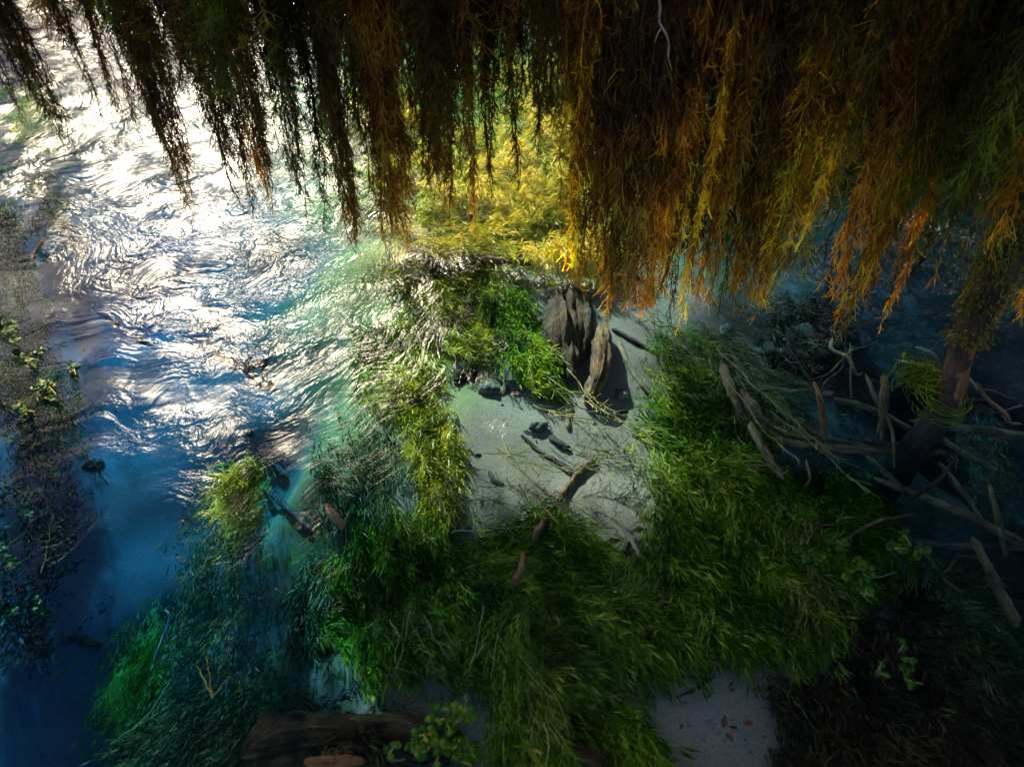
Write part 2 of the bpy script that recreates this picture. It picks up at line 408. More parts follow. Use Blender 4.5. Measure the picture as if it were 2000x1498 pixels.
# two scalar fields whose gradients follow the crest direction: rotate about slowly varying centres
U = X * np.cos(ang) + Y * np.sin(ang); Wv = -X * np.sin(ang) + Y * np.cos(ang)
U = U + .05 * wob(X, Y, 0, 5); Wv = Wv + .035 * wob(X, Y, 0, 6, s=7)
z = .004 * rip * wob(U * .35, Wv, 0, 20, s=2) + .0024 * rip * wob(U * .3, Wv, 0, 46, s=9)
# rings and wakes where things touch the surface
for px, py, a, lam, dec in [(330, 730, .004, .050, .16), (1185, 632, .0022, .030, .10), (1312, 626, .0026, .030, .10), (1840, 770, .003, .035, .13), (985, 830, .003, .035, .07), (545, 545, .004, .05, .14), (1520, 600, .002, .03, .12), (1030, 860, .002, .03, .06)]:
    q = P(px, py, 0); r = np.hypot(X - q[0], Y - q[1])
    z = z + a * np.sin(r * 2 * np.pi / lam) * np.exp(-(r / dec) ** 1.5) * np.clip(r / .03, 0, 1)
nx, ny = len(wx), len(wy)
V = np.stack([X, Y, z], -1).reshape(-1, 3)
edge = np.concatenate([np.arange(nx), np.arange(1, ny) * nx + nx - 1, (ny - 1) * nx + np.arange(nx - 2, -1, -1), np.arange(ny - 2, 0, -1) * nx])
n0 = len(V)
low = V[edge].copy(); low[:, 2] = -2.6
V = np.concatenate([V, low, [[0, 5, -2.6]]])
m = len(edge); k = np.arange(m)
side = np.stack([edge, n0 + k, n0 + (k + 1) % m, np.roll(edge, -1)], -1)
bot = np.stack([n0 + (k + 1) % m, n0 + k, np.full(m, n0 + m)], -1)
pad = lambda a: np.concatenate([a.ravel(), np.zeros(m + 1)])
flow = np.concatenate([np.stack([U.ravel(), Wv.ravel(), np.zeros(U.size)], -1), np.zeros((m + 1, 3))])
obj('water', np_mesh('water', V, np.concatenate([Q, side]), {'flow': flow, 'ripple': pad(rip)}, tris=bot, smooth=True), watermat(), kind='structure')

# ------------------------------------------------------------------ the weeping tree
def spray_mesh(seed, L=1.0, w=.075, cords=7, gap=.016, tw=.055, rad=.0016, spread=1.0):
    """a hanging tassel, tip at the origin, L metres long: cords with forking twigs"""
    g = np.random.default_rng(seed)
    acc = Acc()
    S = 26
    tip0 = g.uniform(.02, .38, cords) * L; tip0[0] = 0; tip0[1] = g.uniform(.02, .06) * L
    a = g.uniform(0, 6.28, cords); rr = np.sqrt(g.uniform(0, 1, cords)) * w
    t = np.linspace(0, 1, S)
    zz = tip0[:, None] + (L * 1.0 - tip0[:, None]) * t
    fr = (.06 + zz / L) ** .5
    cx = np.cos(a)[:, None] * rr[:, None] * fr + .008 * np.sin(zz * 31 + a[:, None] * 5) + .010 * np.sin(zz * 9 + a[:, None])
    cy = np.sin(a)[:, None] * rr[:, None] * fr + .006 * np.cos(zz * 19 + a[:, None] * 3) + .010 * np.sin(zz * 8 + a[:, None] * 2)
    Pc = np.stack([cx, cy, zz], -1)
    Rc = rad * (.8 + 1.3 * t)[None] * np.ones((cords, 1))
    V, Q = tubes(Pc, Rc, 4)
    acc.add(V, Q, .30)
    B, Dr, Ln, Tn = [], [], [], []
    for c in range(cords):
        n = max(6, int((L - tip0[c]) / gap))
        s = np.sort(g.uniform(0, 1, n)); s[:3] = [0, .008, .02]
        b = np.stack([np.interp(s, t, Pc[c, :, k]) for k in range(3)], -1)
        an = g.uniform(0, 6.28, n); el = g.uniform(.25, 1.05, n) * spread
        d = np.stack([np.cos(an) * np.sin(el), np.sin(an) * np.sin(el), -np.cos(el)], -1)
        B.append(b); Dr.append(d); Ln.append(tw * g.uniform(.45, 1.25, n) * (.75 + .25 * s)); Tn.append(np.clip(.02 + .62 * np.clip(1.1 - b[:, 2] / L, 0, 1) ** 1.6 + g.normal(0, .15, n), 0, 1))  # darker tint towards the top: shade under the tree put into twig colour
    B = np.concatenate(B); Dr = np.concatenate(Dr); Ln = np.concatenate(Ln); Tn = np.concatenate(Tn)

    def twig(B, Dr, Ln, r0, tn, seg=4, droop=.35):
        n = len(B); s = np.linspace(0, 1, seg)
        bend = g.normal(0, .26, (n, 3))
        pts = B[:, None] + Dr[:, None] * (Ln[:, None] * s)[..., None] + (bend[:, None] + np.array([0, 0, -droop])) * ((s ** 2)[None, :, None]) * Ln[:, None, None]
        V, Q = tubes(pts, r0 * np.linspace(1, .55, seg)[None] * np.ones((n, 1)), 3)
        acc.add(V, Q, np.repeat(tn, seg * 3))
        return pts
    pt = twig(B, Dr, Ln, rad * .95, Tn)
    for k in range(3):                                     # forks
        sel = g.uniform(size=len(B)) < (.85, .75, .45)[k]
        f = g.uniform(.3, .85, sel.sum())
        seg = np.clip((f * 3).astype(int), 0, 2); fr_ = f * 3 - seg
        ii = np.arange(len(B))[sel]
        b = pt[ii, seg] * (1 - fr_)[:, None] + pt[ii, seg + 1] * fr_[:, None]
        tang = unit(pt[ii, seg + 1] - pt[ii, seg])
        d = unit(tang + g.normal(0, .75, (len(ii), 3)))
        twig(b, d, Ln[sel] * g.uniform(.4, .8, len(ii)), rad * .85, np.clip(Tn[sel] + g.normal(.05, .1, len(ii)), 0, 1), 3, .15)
    return acc.mesh('hanging_spray')

TREE = empty('weeping_tree', (2.9, 4.6, .1), 'weeping tree with long brown and golden drooping sprays curtaining the top of the river', 'tree')
T0 = np.array(TREE.location)

PROT = [spray_mesh(10 + i, L=1.0, w=.05 + .012 * (i % 4), cords=8 + i % 4, gap=.0085, tw=.040, rad=.00135) for i in range(8)]
THIN = [spray_mesh(40 + i, L=1.0, w=.028, cords=5 + i % 2, gap=.0085, tw=.034, rad=.00135) for i in range(4)]
OPEN = [spray_mesh(60 + i, L=1.0, w=.11, cords=7, gap=.015, tw=.075, rad=.0015, spread=1.1) for i in range(4)]
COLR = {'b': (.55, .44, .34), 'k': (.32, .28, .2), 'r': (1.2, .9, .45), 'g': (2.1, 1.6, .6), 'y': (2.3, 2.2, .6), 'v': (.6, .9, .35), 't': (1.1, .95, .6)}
rg = np.random.default_rng(77)
n_spray = [0]

def spray(px, py, y, wscale, ck, kind='P', L=None, lean=0.0):
    tip = D(px, py, y)
    pool = {'P': PROT, 'T': THIN, 'O': OPEN}[kind]
    me = pool[int(rg.integers(len(pool)))]
    L = L or max(.35, 1.45 + rg.uniform(-.05, .25) - tip[2])
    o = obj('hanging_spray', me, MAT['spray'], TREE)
    o.location = tip - T0
    o.rotation_euler = (rg.normal(0, .02), lean + rg.normal(0, .02), rg.uniform(0, 6.28)) if lean == 0 else (0, lean, 0)
    o.scale = (wscale, wscale, L)
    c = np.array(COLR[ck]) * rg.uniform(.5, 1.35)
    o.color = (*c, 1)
    n_spray[0] += 1
    return o

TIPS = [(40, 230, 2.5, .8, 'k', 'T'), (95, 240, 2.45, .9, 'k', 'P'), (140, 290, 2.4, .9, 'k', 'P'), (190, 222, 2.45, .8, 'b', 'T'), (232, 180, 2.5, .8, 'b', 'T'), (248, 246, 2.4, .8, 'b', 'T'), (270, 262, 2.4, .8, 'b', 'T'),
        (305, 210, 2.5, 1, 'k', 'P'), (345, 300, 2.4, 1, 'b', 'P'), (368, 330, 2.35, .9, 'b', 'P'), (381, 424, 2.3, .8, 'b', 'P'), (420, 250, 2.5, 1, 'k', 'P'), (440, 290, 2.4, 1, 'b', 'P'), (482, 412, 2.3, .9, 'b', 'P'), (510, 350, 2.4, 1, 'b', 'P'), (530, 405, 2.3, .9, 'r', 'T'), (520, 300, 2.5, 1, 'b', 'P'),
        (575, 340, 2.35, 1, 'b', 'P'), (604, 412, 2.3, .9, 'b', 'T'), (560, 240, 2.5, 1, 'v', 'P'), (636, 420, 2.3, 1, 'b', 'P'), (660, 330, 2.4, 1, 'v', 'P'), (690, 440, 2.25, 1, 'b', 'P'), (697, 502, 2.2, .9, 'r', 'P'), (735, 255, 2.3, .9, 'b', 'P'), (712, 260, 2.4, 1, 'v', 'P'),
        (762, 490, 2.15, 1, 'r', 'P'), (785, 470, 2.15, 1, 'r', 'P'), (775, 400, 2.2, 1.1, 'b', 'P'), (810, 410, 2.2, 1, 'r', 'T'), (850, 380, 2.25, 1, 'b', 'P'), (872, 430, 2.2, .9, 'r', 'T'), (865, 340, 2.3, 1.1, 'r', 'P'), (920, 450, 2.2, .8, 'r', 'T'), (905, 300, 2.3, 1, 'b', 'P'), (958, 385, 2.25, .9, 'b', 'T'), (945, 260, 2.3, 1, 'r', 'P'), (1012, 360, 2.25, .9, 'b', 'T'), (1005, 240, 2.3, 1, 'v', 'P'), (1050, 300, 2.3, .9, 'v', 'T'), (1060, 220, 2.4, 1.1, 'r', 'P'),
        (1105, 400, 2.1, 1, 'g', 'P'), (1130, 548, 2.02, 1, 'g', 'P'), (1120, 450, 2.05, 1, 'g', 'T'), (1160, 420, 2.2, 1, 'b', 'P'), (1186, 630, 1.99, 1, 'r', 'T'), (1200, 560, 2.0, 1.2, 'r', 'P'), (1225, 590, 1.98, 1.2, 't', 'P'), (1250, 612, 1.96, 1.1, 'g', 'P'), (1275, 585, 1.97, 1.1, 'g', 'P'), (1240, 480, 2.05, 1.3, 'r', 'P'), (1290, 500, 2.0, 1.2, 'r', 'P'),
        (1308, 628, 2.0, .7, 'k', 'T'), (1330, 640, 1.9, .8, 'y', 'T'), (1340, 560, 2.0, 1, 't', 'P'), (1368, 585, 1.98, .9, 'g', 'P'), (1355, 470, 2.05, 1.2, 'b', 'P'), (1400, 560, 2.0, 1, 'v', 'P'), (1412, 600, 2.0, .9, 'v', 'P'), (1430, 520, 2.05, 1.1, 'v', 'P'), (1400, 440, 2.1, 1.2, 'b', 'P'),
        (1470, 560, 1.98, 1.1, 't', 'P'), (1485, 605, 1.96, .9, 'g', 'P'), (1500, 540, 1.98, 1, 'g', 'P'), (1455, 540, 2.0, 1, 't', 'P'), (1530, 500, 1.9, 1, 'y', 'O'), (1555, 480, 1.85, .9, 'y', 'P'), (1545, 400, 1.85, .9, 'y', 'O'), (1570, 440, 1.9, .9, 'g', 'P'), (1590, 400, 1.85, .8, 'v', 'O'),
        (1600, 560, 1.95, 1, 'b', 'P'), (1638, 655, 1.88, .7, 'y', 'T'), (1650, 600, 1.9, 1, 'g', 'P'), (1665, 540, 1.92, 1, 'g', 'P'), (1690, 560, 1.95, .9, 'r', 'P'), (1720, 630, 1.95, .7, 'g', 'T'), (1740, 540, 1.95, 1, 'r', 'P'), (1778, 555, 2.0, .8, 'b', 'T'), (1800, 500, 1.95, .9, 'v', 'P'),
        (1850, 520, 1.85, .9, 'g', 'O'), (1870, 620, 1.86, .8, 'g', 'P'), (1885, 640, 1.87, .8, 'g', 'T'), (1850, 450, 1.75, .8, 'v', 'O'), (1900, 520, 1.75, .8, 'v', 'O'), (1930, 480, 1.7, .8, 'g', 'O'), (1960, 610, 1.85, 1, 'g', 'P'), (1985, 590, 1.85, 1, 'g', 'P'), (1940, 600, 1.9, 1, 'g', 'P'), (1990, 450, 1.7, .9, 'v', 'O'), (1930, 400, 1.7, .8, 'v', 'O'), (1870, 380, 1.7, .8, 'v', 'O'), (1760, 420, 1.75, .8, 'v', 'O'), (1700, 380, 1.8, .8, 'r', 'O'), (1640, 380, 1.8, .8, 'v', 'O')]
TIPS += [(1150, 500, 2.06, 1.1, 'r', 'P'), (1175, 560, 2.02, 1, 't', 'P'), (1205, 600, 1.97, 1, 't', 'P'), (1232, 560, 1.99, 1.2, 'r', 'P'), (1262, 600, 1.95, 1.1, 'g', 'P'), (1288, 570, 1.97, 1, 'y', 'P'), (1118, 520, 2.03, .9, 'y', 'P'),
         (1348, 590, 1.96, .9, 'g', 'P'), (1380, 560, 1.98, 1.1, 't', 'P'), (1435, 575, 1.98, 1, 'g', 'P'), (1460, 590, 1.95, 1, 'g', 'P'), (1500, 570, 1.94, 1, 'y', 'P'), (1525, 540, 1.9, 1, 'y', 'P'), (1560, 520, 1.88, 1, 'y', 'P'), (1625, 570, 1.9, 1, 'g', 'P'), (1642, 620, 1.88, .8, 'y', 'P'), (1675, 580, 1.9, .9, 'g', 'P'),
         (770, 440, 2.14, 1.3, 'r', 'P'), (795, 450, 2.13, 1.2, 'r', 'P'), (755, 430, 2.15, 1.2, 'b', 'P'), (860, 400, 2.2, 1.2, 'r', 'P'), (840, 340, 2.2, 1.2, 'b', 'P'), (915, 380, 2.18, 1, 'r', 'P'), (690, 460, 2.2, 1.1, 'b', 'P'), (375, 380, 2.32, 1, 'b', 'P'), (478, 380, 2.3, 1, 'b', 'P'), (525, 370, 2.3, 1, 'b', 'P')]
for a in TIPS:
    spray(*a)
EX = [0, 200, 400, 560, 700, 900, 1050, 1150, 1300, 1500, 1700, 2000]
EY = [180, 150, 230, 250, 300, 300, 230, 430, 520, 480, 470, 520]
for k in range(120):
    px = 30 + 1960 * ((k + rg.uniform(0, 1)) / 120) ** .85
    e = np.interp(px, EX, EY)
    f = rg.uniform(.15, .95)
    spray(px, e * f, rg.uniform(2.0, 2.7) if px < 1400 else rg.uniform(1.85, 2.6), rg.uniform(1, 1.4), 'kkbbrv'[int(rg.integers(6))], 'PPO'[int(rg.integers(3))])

def tubemesh(name, pts, rads, sides=10, rough=.12, sub=6, seed=0, cap=True, crook=.4, grain=0.0):
    """one gnarled limb through the given points, with a grain coordinate"""
    pts = np.asarray(pts, float); rads = np.asarray(rads, float)
    g = np.random.default_rng(seed)
    n = (len(pts) - 1) * sub + 1
    s = np.linspace(0, len(pts) - 1, n)
    i = np.clip(s.astype(int), 0, len(pts) - 2); f = (s - i)[:, None]
    pm = np.concatenate([[2 * pts[0] - pts[1]], pts, [2 * pts[-1] - pts[-2]]])
    p0, p1, p2, p3 = pm[i], pm[i + 1], pm[i + 2], pm[i + 3]
    C = .5 * ((2 * p1) + (-p0 + p2) * f + (2 * p0 - 5 * p1 + 4 * p2 - p3) * f ** 2 + (-p0 + 3 * p1 - 3 * p2 + p3) * f ** 3)
    rr = np.interp(s, np.arange(len(pts)), rads)
    ph3 = g.uniform(0, 40, 3)
    q = s / sub * 6 * 1.3
    C = C + np.stack([wob(q + p_, p_, 0, .9, 6, s=3) for p_ in ph3], -1) * rr[:, None] * crook
    al = np.concatenate([[0], np.cumsum(np.linalg.norm(np.diff(C, axis=0), axis=1))])
    for d_, r0 in ((al, rads[0]), (al[-1] - al, rads[-1])):
        e_ = np.clip(d_ / (r0 * 1.3), 0, 1); rr = rr * np.maximum(.42, np.sqrt(1 - (1 - e_) ** 2))
    V, Q = tubes(C[None], rr[None], sides)
    a = np.tile(np.arange(sides) / sides * 2 * np.pi, n)
    sl = np.repeat(np.concatenate([[0], np.cumsum(np.linalg.norm(np.diff(C, axis=0), axis=1))]), sides)
    rv = np.repeat(rr, sides); cv = np.repeat(C, sides, 0)
    ph = g.uniform(0, 50)
    k = 1 + rough * (wob(np.cos(a) * 1.6 + ph, np.sin(a) * 1.6, sl / rv.mean() * .22, 1.0, 7) + .5 * wob(np.cos(a) * 4, np.sin(a) * 4 + ph, sl / rv.mean() * .6, 1.0, 7, s=5) + .45 * wob(np.cos(a) * 9, np.sin(a) * 9 + ph, sl / rv.mean() * 1.1, 1.0, 7, s=11))
    if grain: k = k + grain * (np.abs(wob(np.cos(a) * 7 + ph, np.sin(a) * 7, sl / rv.mean() * .12, 1.0, 8, s=2)) - .6)
    V = cv + (V - cv) * np.clip(k, .5, 1.8)[:, None]
    U = np.stack([np.cos(a) * rv * 1.0, np.sin(a) * rv, sl], -1) * 4 + ph
    tris = None
    if cap:
        b = len(V)
        V = np.concatenate([V, C[:1] - (C[1] - C[0]) * .15, C[-1:] + (C[-1] - C[-2]) * .15])
        U = np.concatenate([U, U[:1], U[-1:]])
        j = np.arange(sides); e = (n - 1) * sides
        tris = np.concatenate([np.stack([(j + 1) % sides, j, np.full(sides, b)], -1), np.stack([e + j, e + (j + 1) % sides, np.full(sides, b + 1)], -1)])
    return np_mesh(name, V, Q, {'uvw': U}, tris=tris, smooth=True)

def limb(name, pts, rads, mat, parent=None, **kw):
    """limb as an object whose origin is its first point"""
    pts = np.asarray(pts, float); b = pts[0].copy()
    lab = {k: kw.pop(k) for k in ('label', 'cat', 'group') if k in kw}
    me = tubemesh(name, pts - b, rads, **kw)
    loc = b - np.array(parent.location) if parent else b
    return obj(name, me, MAT[mat], parent, loc, **lab)

limb('trunk', [T0 + [0, 0, -.4], T0 + [.05, -.1, .8], T0 + [-.1, -.1, 1.8], T0 + [-.25, -.3, 3.2], T0 + [-.2, -.3, 5.0]], [.30, .24, .21, .15, .06], 'bark_dark', TREE, sides=16, seed=3)
limb('bough', [(2.75, 4.4, 1.7), (1.7, 3.4, 1.95), (.6, 2.65, 1.85), (-.5, 2.45, 1.72), (-1.7, 2.5, 1.55)], [.11, .09, .06, .04, .018], 'bark_dark', TREE, seed=4)
limb('bough', [(2.7, 4.4, 1.9), (1.9, 3.0, 2.0), (1.3, 2.1, 1.85), (.9, 1.95, 1.65)], [.10, .08, .05, .02], 'bark_dark', TREE, seed=5)
limb('bough', [(2.7, 4.3, 2.4), (1.6, 3.9, 3.0), (.3, 3.4, 3.1), (-1.0, 3.1, 2.7)], [.10, .08, .05, .02], 'bark_dark', TREE, seed=6)

def crown(name, blobs, per, mat, parent, lf=(.05, .10), seed=0):
    """leaf-sized faces in clumps through the volume of the given ellipsoids"""
    g = np.random.default_rng(seed); acc = Acc()
    for (c, r) in blobs:
        c = np.array(c, float) - np.array(parent.location); r = np.array(r, float)
        nc = max(8, int(per / 14))
        d = unit(g.normal(size=(nc, 3))) * (g.uniform(.15, 1, nc) ** .45)[:, None]
        cen = c + d * r
        Cn = np.repeat(cen, 14, 0) + g.normal(0, .07, (nc * 14, 3)) * (1 + r.mean() * .6)
        n = len(Cn)
        dv = unit(g.normal(size=(n, 3)) + np.array([0, 0, -.8]))
        V, Q = leaves(Cn, dv, unit(g.normal(size=(n, 3))), g.uniform(*lf, n), g.uniform(*lf, n) * .42)
        acc.add(V, Q, np.repeat(np.clip(np.repeat(g.uniform(.2, .8, nc), 14) + g.normal(0, .15, n), 0, 1), 4))
    return obj(name, acc.mesh(name), MAT[mat], parent)

crown('crown', [((1.9, 3.4, 3.1), (1.1, 1.0, .5)), ((.9, 3.2, 2.5), (1.0, .8, .55)), ((.1, 3.3, 2.45), (.8, .7, .45)), ((1.6, 2.3, 2.4), (.9, .7, .5)), ((2.6, 4.8, 4.4), (1.4, 1.2, 1.0)), ((1.2, 4.4, 3.6), (1.2, 1.0, .9)), ((-.7, 3.0, 2.25), (.6, .45, .3)), ((2.2, 1.4, 2.5), (.9, .8, .6)), ((-.15, 4.3, 1.55), (.4, .5, .3)), ((.5, 4.4, 1.6), (.5, .5, .35)), ((-.5, 3.3, 1.55), (.3, .35, .22)), ((2.7, 2.1, 1.5), (.6, .9, .7)), ((1.2, 1.6, 2.6), (.8, .7, .4)), ((.3, 1.6, 2.8), (.7, .5, .35)), ((-.6, 2.1, 2.95), (.6, .5, .3))] + [((-1.25 + .45 * k, 3.35 + .1 * (k % 2), 1.86), (.42, .28, .34)) for k in range(8)], 2200, 'crown', TREE, lf=(.06, .13), seed=9)  # unseen crown; clumps placed to shade sprays and bed and darken reflections

# bare pale twig dangling among the sprays
pt = [D(x, y, 1.9) for x, y in [(1284, -25), (1290, 12), (1288, 40), (1299, 62), (1306, 88), (1305, 112), (1312, 140)]]
tw = limb('bare_twig', pt, [.0034, .0032, .003, .0028, .0026, .0022, .0015], 'bark_pale', sides=6, seed=8, label='thin pale bare twig dangling among the dark sprays at the top', cat='twig')
limb('side_shoot', [D(1293, 55, 1.9), D(1285, 68, 1.9), D(1278, 85, 1.92)], [.002, .0017, .001], 'bark_pale', tw, sides=5, seed=9)

# ------------------------------------------------------------------ submerged wood, stumps and stones
def log(name, pix, radpx, mat, label, cat='branch', z=None, group=None, **kw):
    """pix: places in the photograph; z: heights of the axis (default lying on the bed)"""
    pts, rads = [], []
    for i, (x, y) in enumerate(pix):
        zz = z[i] if isinstance(z, (list, tuple)) else z
        if zz is None:
            zz = -.2
            for _ in range(4):
                q = P(x, y, zz); zz = float(bed_z(q[0], q[1])) + radpx * np.linalg.norm(q - [0, 0, CAM_H]) / FPX * .7
        q = P(x, y, zz)
        rp = radpx[i] if isinstance(radpx, (list, tuple)) else radpx
        pts.append(q); rads.append(rp * np.linalg.norm(q - [0, 0, CAM_H]) / FPX)
    return limb(name, pts, rads, mat, label=label, cat=cat, group=group, **kw)

trunk = log('slanting_trunk', [(2080, 300), (1990, 430), (1925, 560), (1875, 690), (1840, 800), (1790, 890), (1735, 985)], [36, 31, 25, 20, 23, 26, 31], 'bark_wet', 'dark wet trunk slanting into the water at the right, mossy above the waterline', 'trunk', z=[.85, .58, .34, .13, -.03, -.2, -.45], sides=18, sub=8, seed=21, rough=.1)
WOOD = [
    ([(1184, 640), (1176, 690), (1164, 740), (1150, 795)], [13, 22, 25, 17], 'bark_brown', 'split grey-tan log beside the dark stump', 'log', [-.14, -.12, -.12, -.15]),
    ([(1165, 895), (1130, 930), (1098, 965), (1070, 1010), (1042, 1055)], [6.5, 9, 7.5, 8, 7], 'bark_orange', 'knobbly orange-brown stick lying across the pale sand', 'stick', [-.145, -.145, -.14, -.12, -.09]),
    ([(1022, 1080), (1015, 1110), (1000, 1145)], [7, 9, 6], 'bark_orange', 'short orange-brown stick end poking from the green weed', 'stick', [-.06, -.05, -.06]),
    ([(1018, 850), (1060, 885), (1100, 910), (1128, 932)], [4, 6, 7, 6], 'bark_dark', 'thin dark root slanting over the sand to the knobbly stick', 'root', None),
    ([(1076, 852), (1095, 868), (1115, 880)], [8, 9, 7], 'bark_dark', 'short dark stub of wood on the sand below the pale stone', 'stick', None),
    ([(1195, 645), (1240, 668), (1290, 695)], [6, 7, 5], 'bark_dark', 'dark root running right from the split log', 'root', None),
    ([(1205, 660), (1225, 710), (1255, 750), (1285, 785)], [6, 8, 8, 5], 'bark_tan', 'pale forked root lying in the sand right of the split log', 'root', None),
    ([(1412, 712), (1428, 755), (1448, 805)], [9, 11, 7], 'bark_tan', 'short tan stick beside the bright weed bank at right', 'stick', [-.1, -.1, -.12]),
    ([(1445, 765), (1475, 800), (1512, 835)], [16, 24, 14], 'bark_tan', 'stubby broad tan log between weed bank and upright brown stick', 'log', [-.13, -.13, -.15]),
    ([(1465, 822), (1490, 870), (1530, 935)], [8, 9, 7], 'bark_tan', 'slim tan stick slanting down beside the bright weed bank', 'stick', [-.08, -.09, -.1]),
    ([(1588, 745), (1603, 800), (1608, 868)], [4, 6, 6], 'bark_orange', 'upright orange-brown stick in the dark water at right', 'stick', [-.02, -.06, -.12]),
    (1, [(1510, 862), (1600, 872), (1690, 882)], [14, 16, 12], 'bark_orange', 'brown log lying level under the upright stick', 'log', [-0.30, -0.30, -0.30]),
    (1, [(1550, 815), (1610, 845), (1680, 868)], [12, 14, 10], 'bark_brown', 'long brown branch behind the level brown log', 'log', [-0.38, -0.38, -0.38]),
    (1, [(1665, 790), (1720, 812), (1790, 850)], [12, 14, 9], 'bark_brown', 'tan log running under water toward the slanting trunk', 'log', [-0.40, -0.40, -0.40]),
    (1, [(1722, 735), (1728, 790), (1722, 850)], [12, 11, 8], 'bark_brown', 'upright tan stake left of the slanting trunk', 'stick', [-0.15, -0.22, -0.30]),
    (1, [(1715, 862), (1760, 872), (1815, 876)], [9, 11, 8], 'bark_brown', 'short tan log behind the foot of the slanting trunk', 'log', [-0.40, -0.40, -0.40]),
    (1, [(1832, 828), (1900, 838), (2020, 856)], [18, 17, 16], 'bark_brown', 'yellowish log lying right of the slanting trunk', 'log', [-0.40, -0.42, -0.46]),
    (1, [(1855, 872), (1900, 892), (1945, 918)], [9, 11, 7], 'bark_brown', 'small tan stick below the yellowish log', 'stick', [-0.40, -0.40, -0.40]),
    (1, [(1800, 955), (1835, 925), (1880, 870)], [7, 7, 4], 'bark_dark', 'dark side branch rising right of the trunk foot', 'branch', [-0.35, -0.30, -0.22]),
    (1, [(1775, 965), (1860, 1000), (1945, 1042), (2020, 1090)], [10, 16, 17, 15], 'bark_orange', 'long brown log slanting down to the right edge', 'log', [-0.40, -0.40, -0.40, -0.40]),
    (1, [(1698, 885), (1735, 925), (1770, 955)], [10, 12, 10], 'bark_orange', 'rusty brown stick left of the trunk foot', 'stick', [-0.40, -0.40, -0.40]),
    (1, [(1935, 950), (1950, 1010), (1962, 1075)], [7, 10, 9], 'bark_brown', 'short tan upright branch near the right edge', 'branch', [-0.28, -0.30, -0.32]),
    (1, [(1815, 1058), (1900, 1068), (2020, 1062)], [11, 15, 15], 'bark_dark', 'dark reddish log lying level at the right edge', 'log', [-0.35, -0.35, -0.35]),
    (1, [(1915, 1085), (1940, 1130), (1970, 1195)], [14, 19, 17], 'bark_brown', 'broad grey-tan branch slanting down below the dark log', 'branch', [-0.30, -0.30, -0.30]),
    (1, [(1575, 905), (1580, 930), (1572, 952)], [4, 6, 6], 'bark_brown', 'tiny tan peg of wood above the right weed bank', 'stick', [-0.20, -0.20, -0.20]),
    (1, [(1850, 925), (1880, 965), (1905, 1000)], [8, 12, 9], 'bark_brown', 'grey-tan branch in the dark water right of the trunk foot', 'branch', [-0.48, -0.48, -0.48]),
    ([(405, 655), (470, 705), (535, 760)], [11, 13, 10], 'bark_orange', 'brown sunken log slanting through the rippled blue water', 'log', None),
    ([(485, 835), (520, 885), (560, 935)], [7, 9, 6], 'bark_orange', 'brown sunken stick in the blue water left of centre', 'stick', None),
    ([(515, 945), (560, 990), (612, 1035)], [7, 8, 6], 'bark_dark', 'tan sunken stick beside the left weed column', 'stick', None),
    ([(728, 828), (760, 855), (792, 885)], [9, 12, 8], 'bark_tan', 'short tan stick under ripples left of the sand', 'stick', None),
    ([(640, 985), (652, 1005), (672, 1032)], [7, 11, 9], 'bark_tan', 'pale stub of wood at the left of the green weed mat', 'stick', [-.06, -.06, -.08]),
    ([(132, 1246), (165, 1250), (202, 1258)], [6, 9, 5], 'bark_orange', 'reddish stick lying deep in the blue pool', 'stick', None),
    ([(180, 598), (205, 612), (232, 634)], [6, 7, 6], 'bark_orange', 'small orange stick under the blue ripples at left', 'stick', None),
    ([(262, 648), (280, 664), (300, 680)], [5, 6, 4], 'bark_orange', 'tiny orange stick right of the small orange stick in blue ripples', 'stick', None),
    ([(60, 522), (66, 495), (82, 470)], [2.5, 3.5, 3], 'bark_orange', 'curved orange twig standing in the water at the left edge', 'twig', [-.02, .0, .04]),
    ([(790, 480), (835, 500), (882, 528)], [12, 14, 10], 'bark_tan', 'pale log under the tip of the wide brown spray', 'log', [-.1, -.1, -.1]),
    ([(870, 372), (905, 385), (945, 368)], [9, 10, 7], 'bark_tan', 'bent tan branch in the yellow-lit water behind the sprays', 'branch', [-.1, -.1, -.1]),
    ([(940, 505), (1000, 515), (1070, 512)], [9, 12, 9], 'bark_orange', 'orange-brown log above the dark stump', 'log', [-.12, -.12, -.12]),
    ([(470, 1475), (600, 1450), (740, 1440), (900, 1450)], [44, 52, 50, 40], 'stump', 'thick dark sunken log at the bottom left of the cress', 'log', [-.2, -.17, -.17, -.19]),
    ([(590, 1488), (640, 1492), (712, 1486)], [10, 14, 9], 'bark_orange', 'orange broken branch at the bottom edge by the thick log', 'branch', [-.04, -.03, -.04]),
    ([(1050, 1468), (1120, 1480), (1200, 1510)], [26, 34, 30], 'stump', 'dark log at the bottom edge between the weed ropes', 'log', [-.15, -.14, -.14]),
    ([(1320, 1362), (1360, 1345), (1395, 1322)], [3, 4, 3], 'bark_dark', 'thin dark twig on the grey sand at the bottom', 'twig', [-.1, -.1, -.1]),
    ([(985, 640), (1000, 690), (985, 770)], [10, 13, 9], 'bark_tan', 'pale upright branch between the olive weed and the stump', 'branch', None),
    ([(1100, 770), (1106, 805), (1108, 840)], [6, 8, 6], 'bark_tan', 'small pale upright stick under the stump', 'stick', None),
    ([(955, 920), (965, 935), (985, 945)], [4, 6, 4], 'bark_dark', 'small dark twig scrap on the sand left of the knobbly stick', 'twig', None),
    ([(300, 1290), (330, 1210), (322, 1190)], [2.5, 3, 2], 'bark_pale', 'thin pale curved stem at the edge of the blue pool', 'twig', [-.4, -.3, -.28]),
]
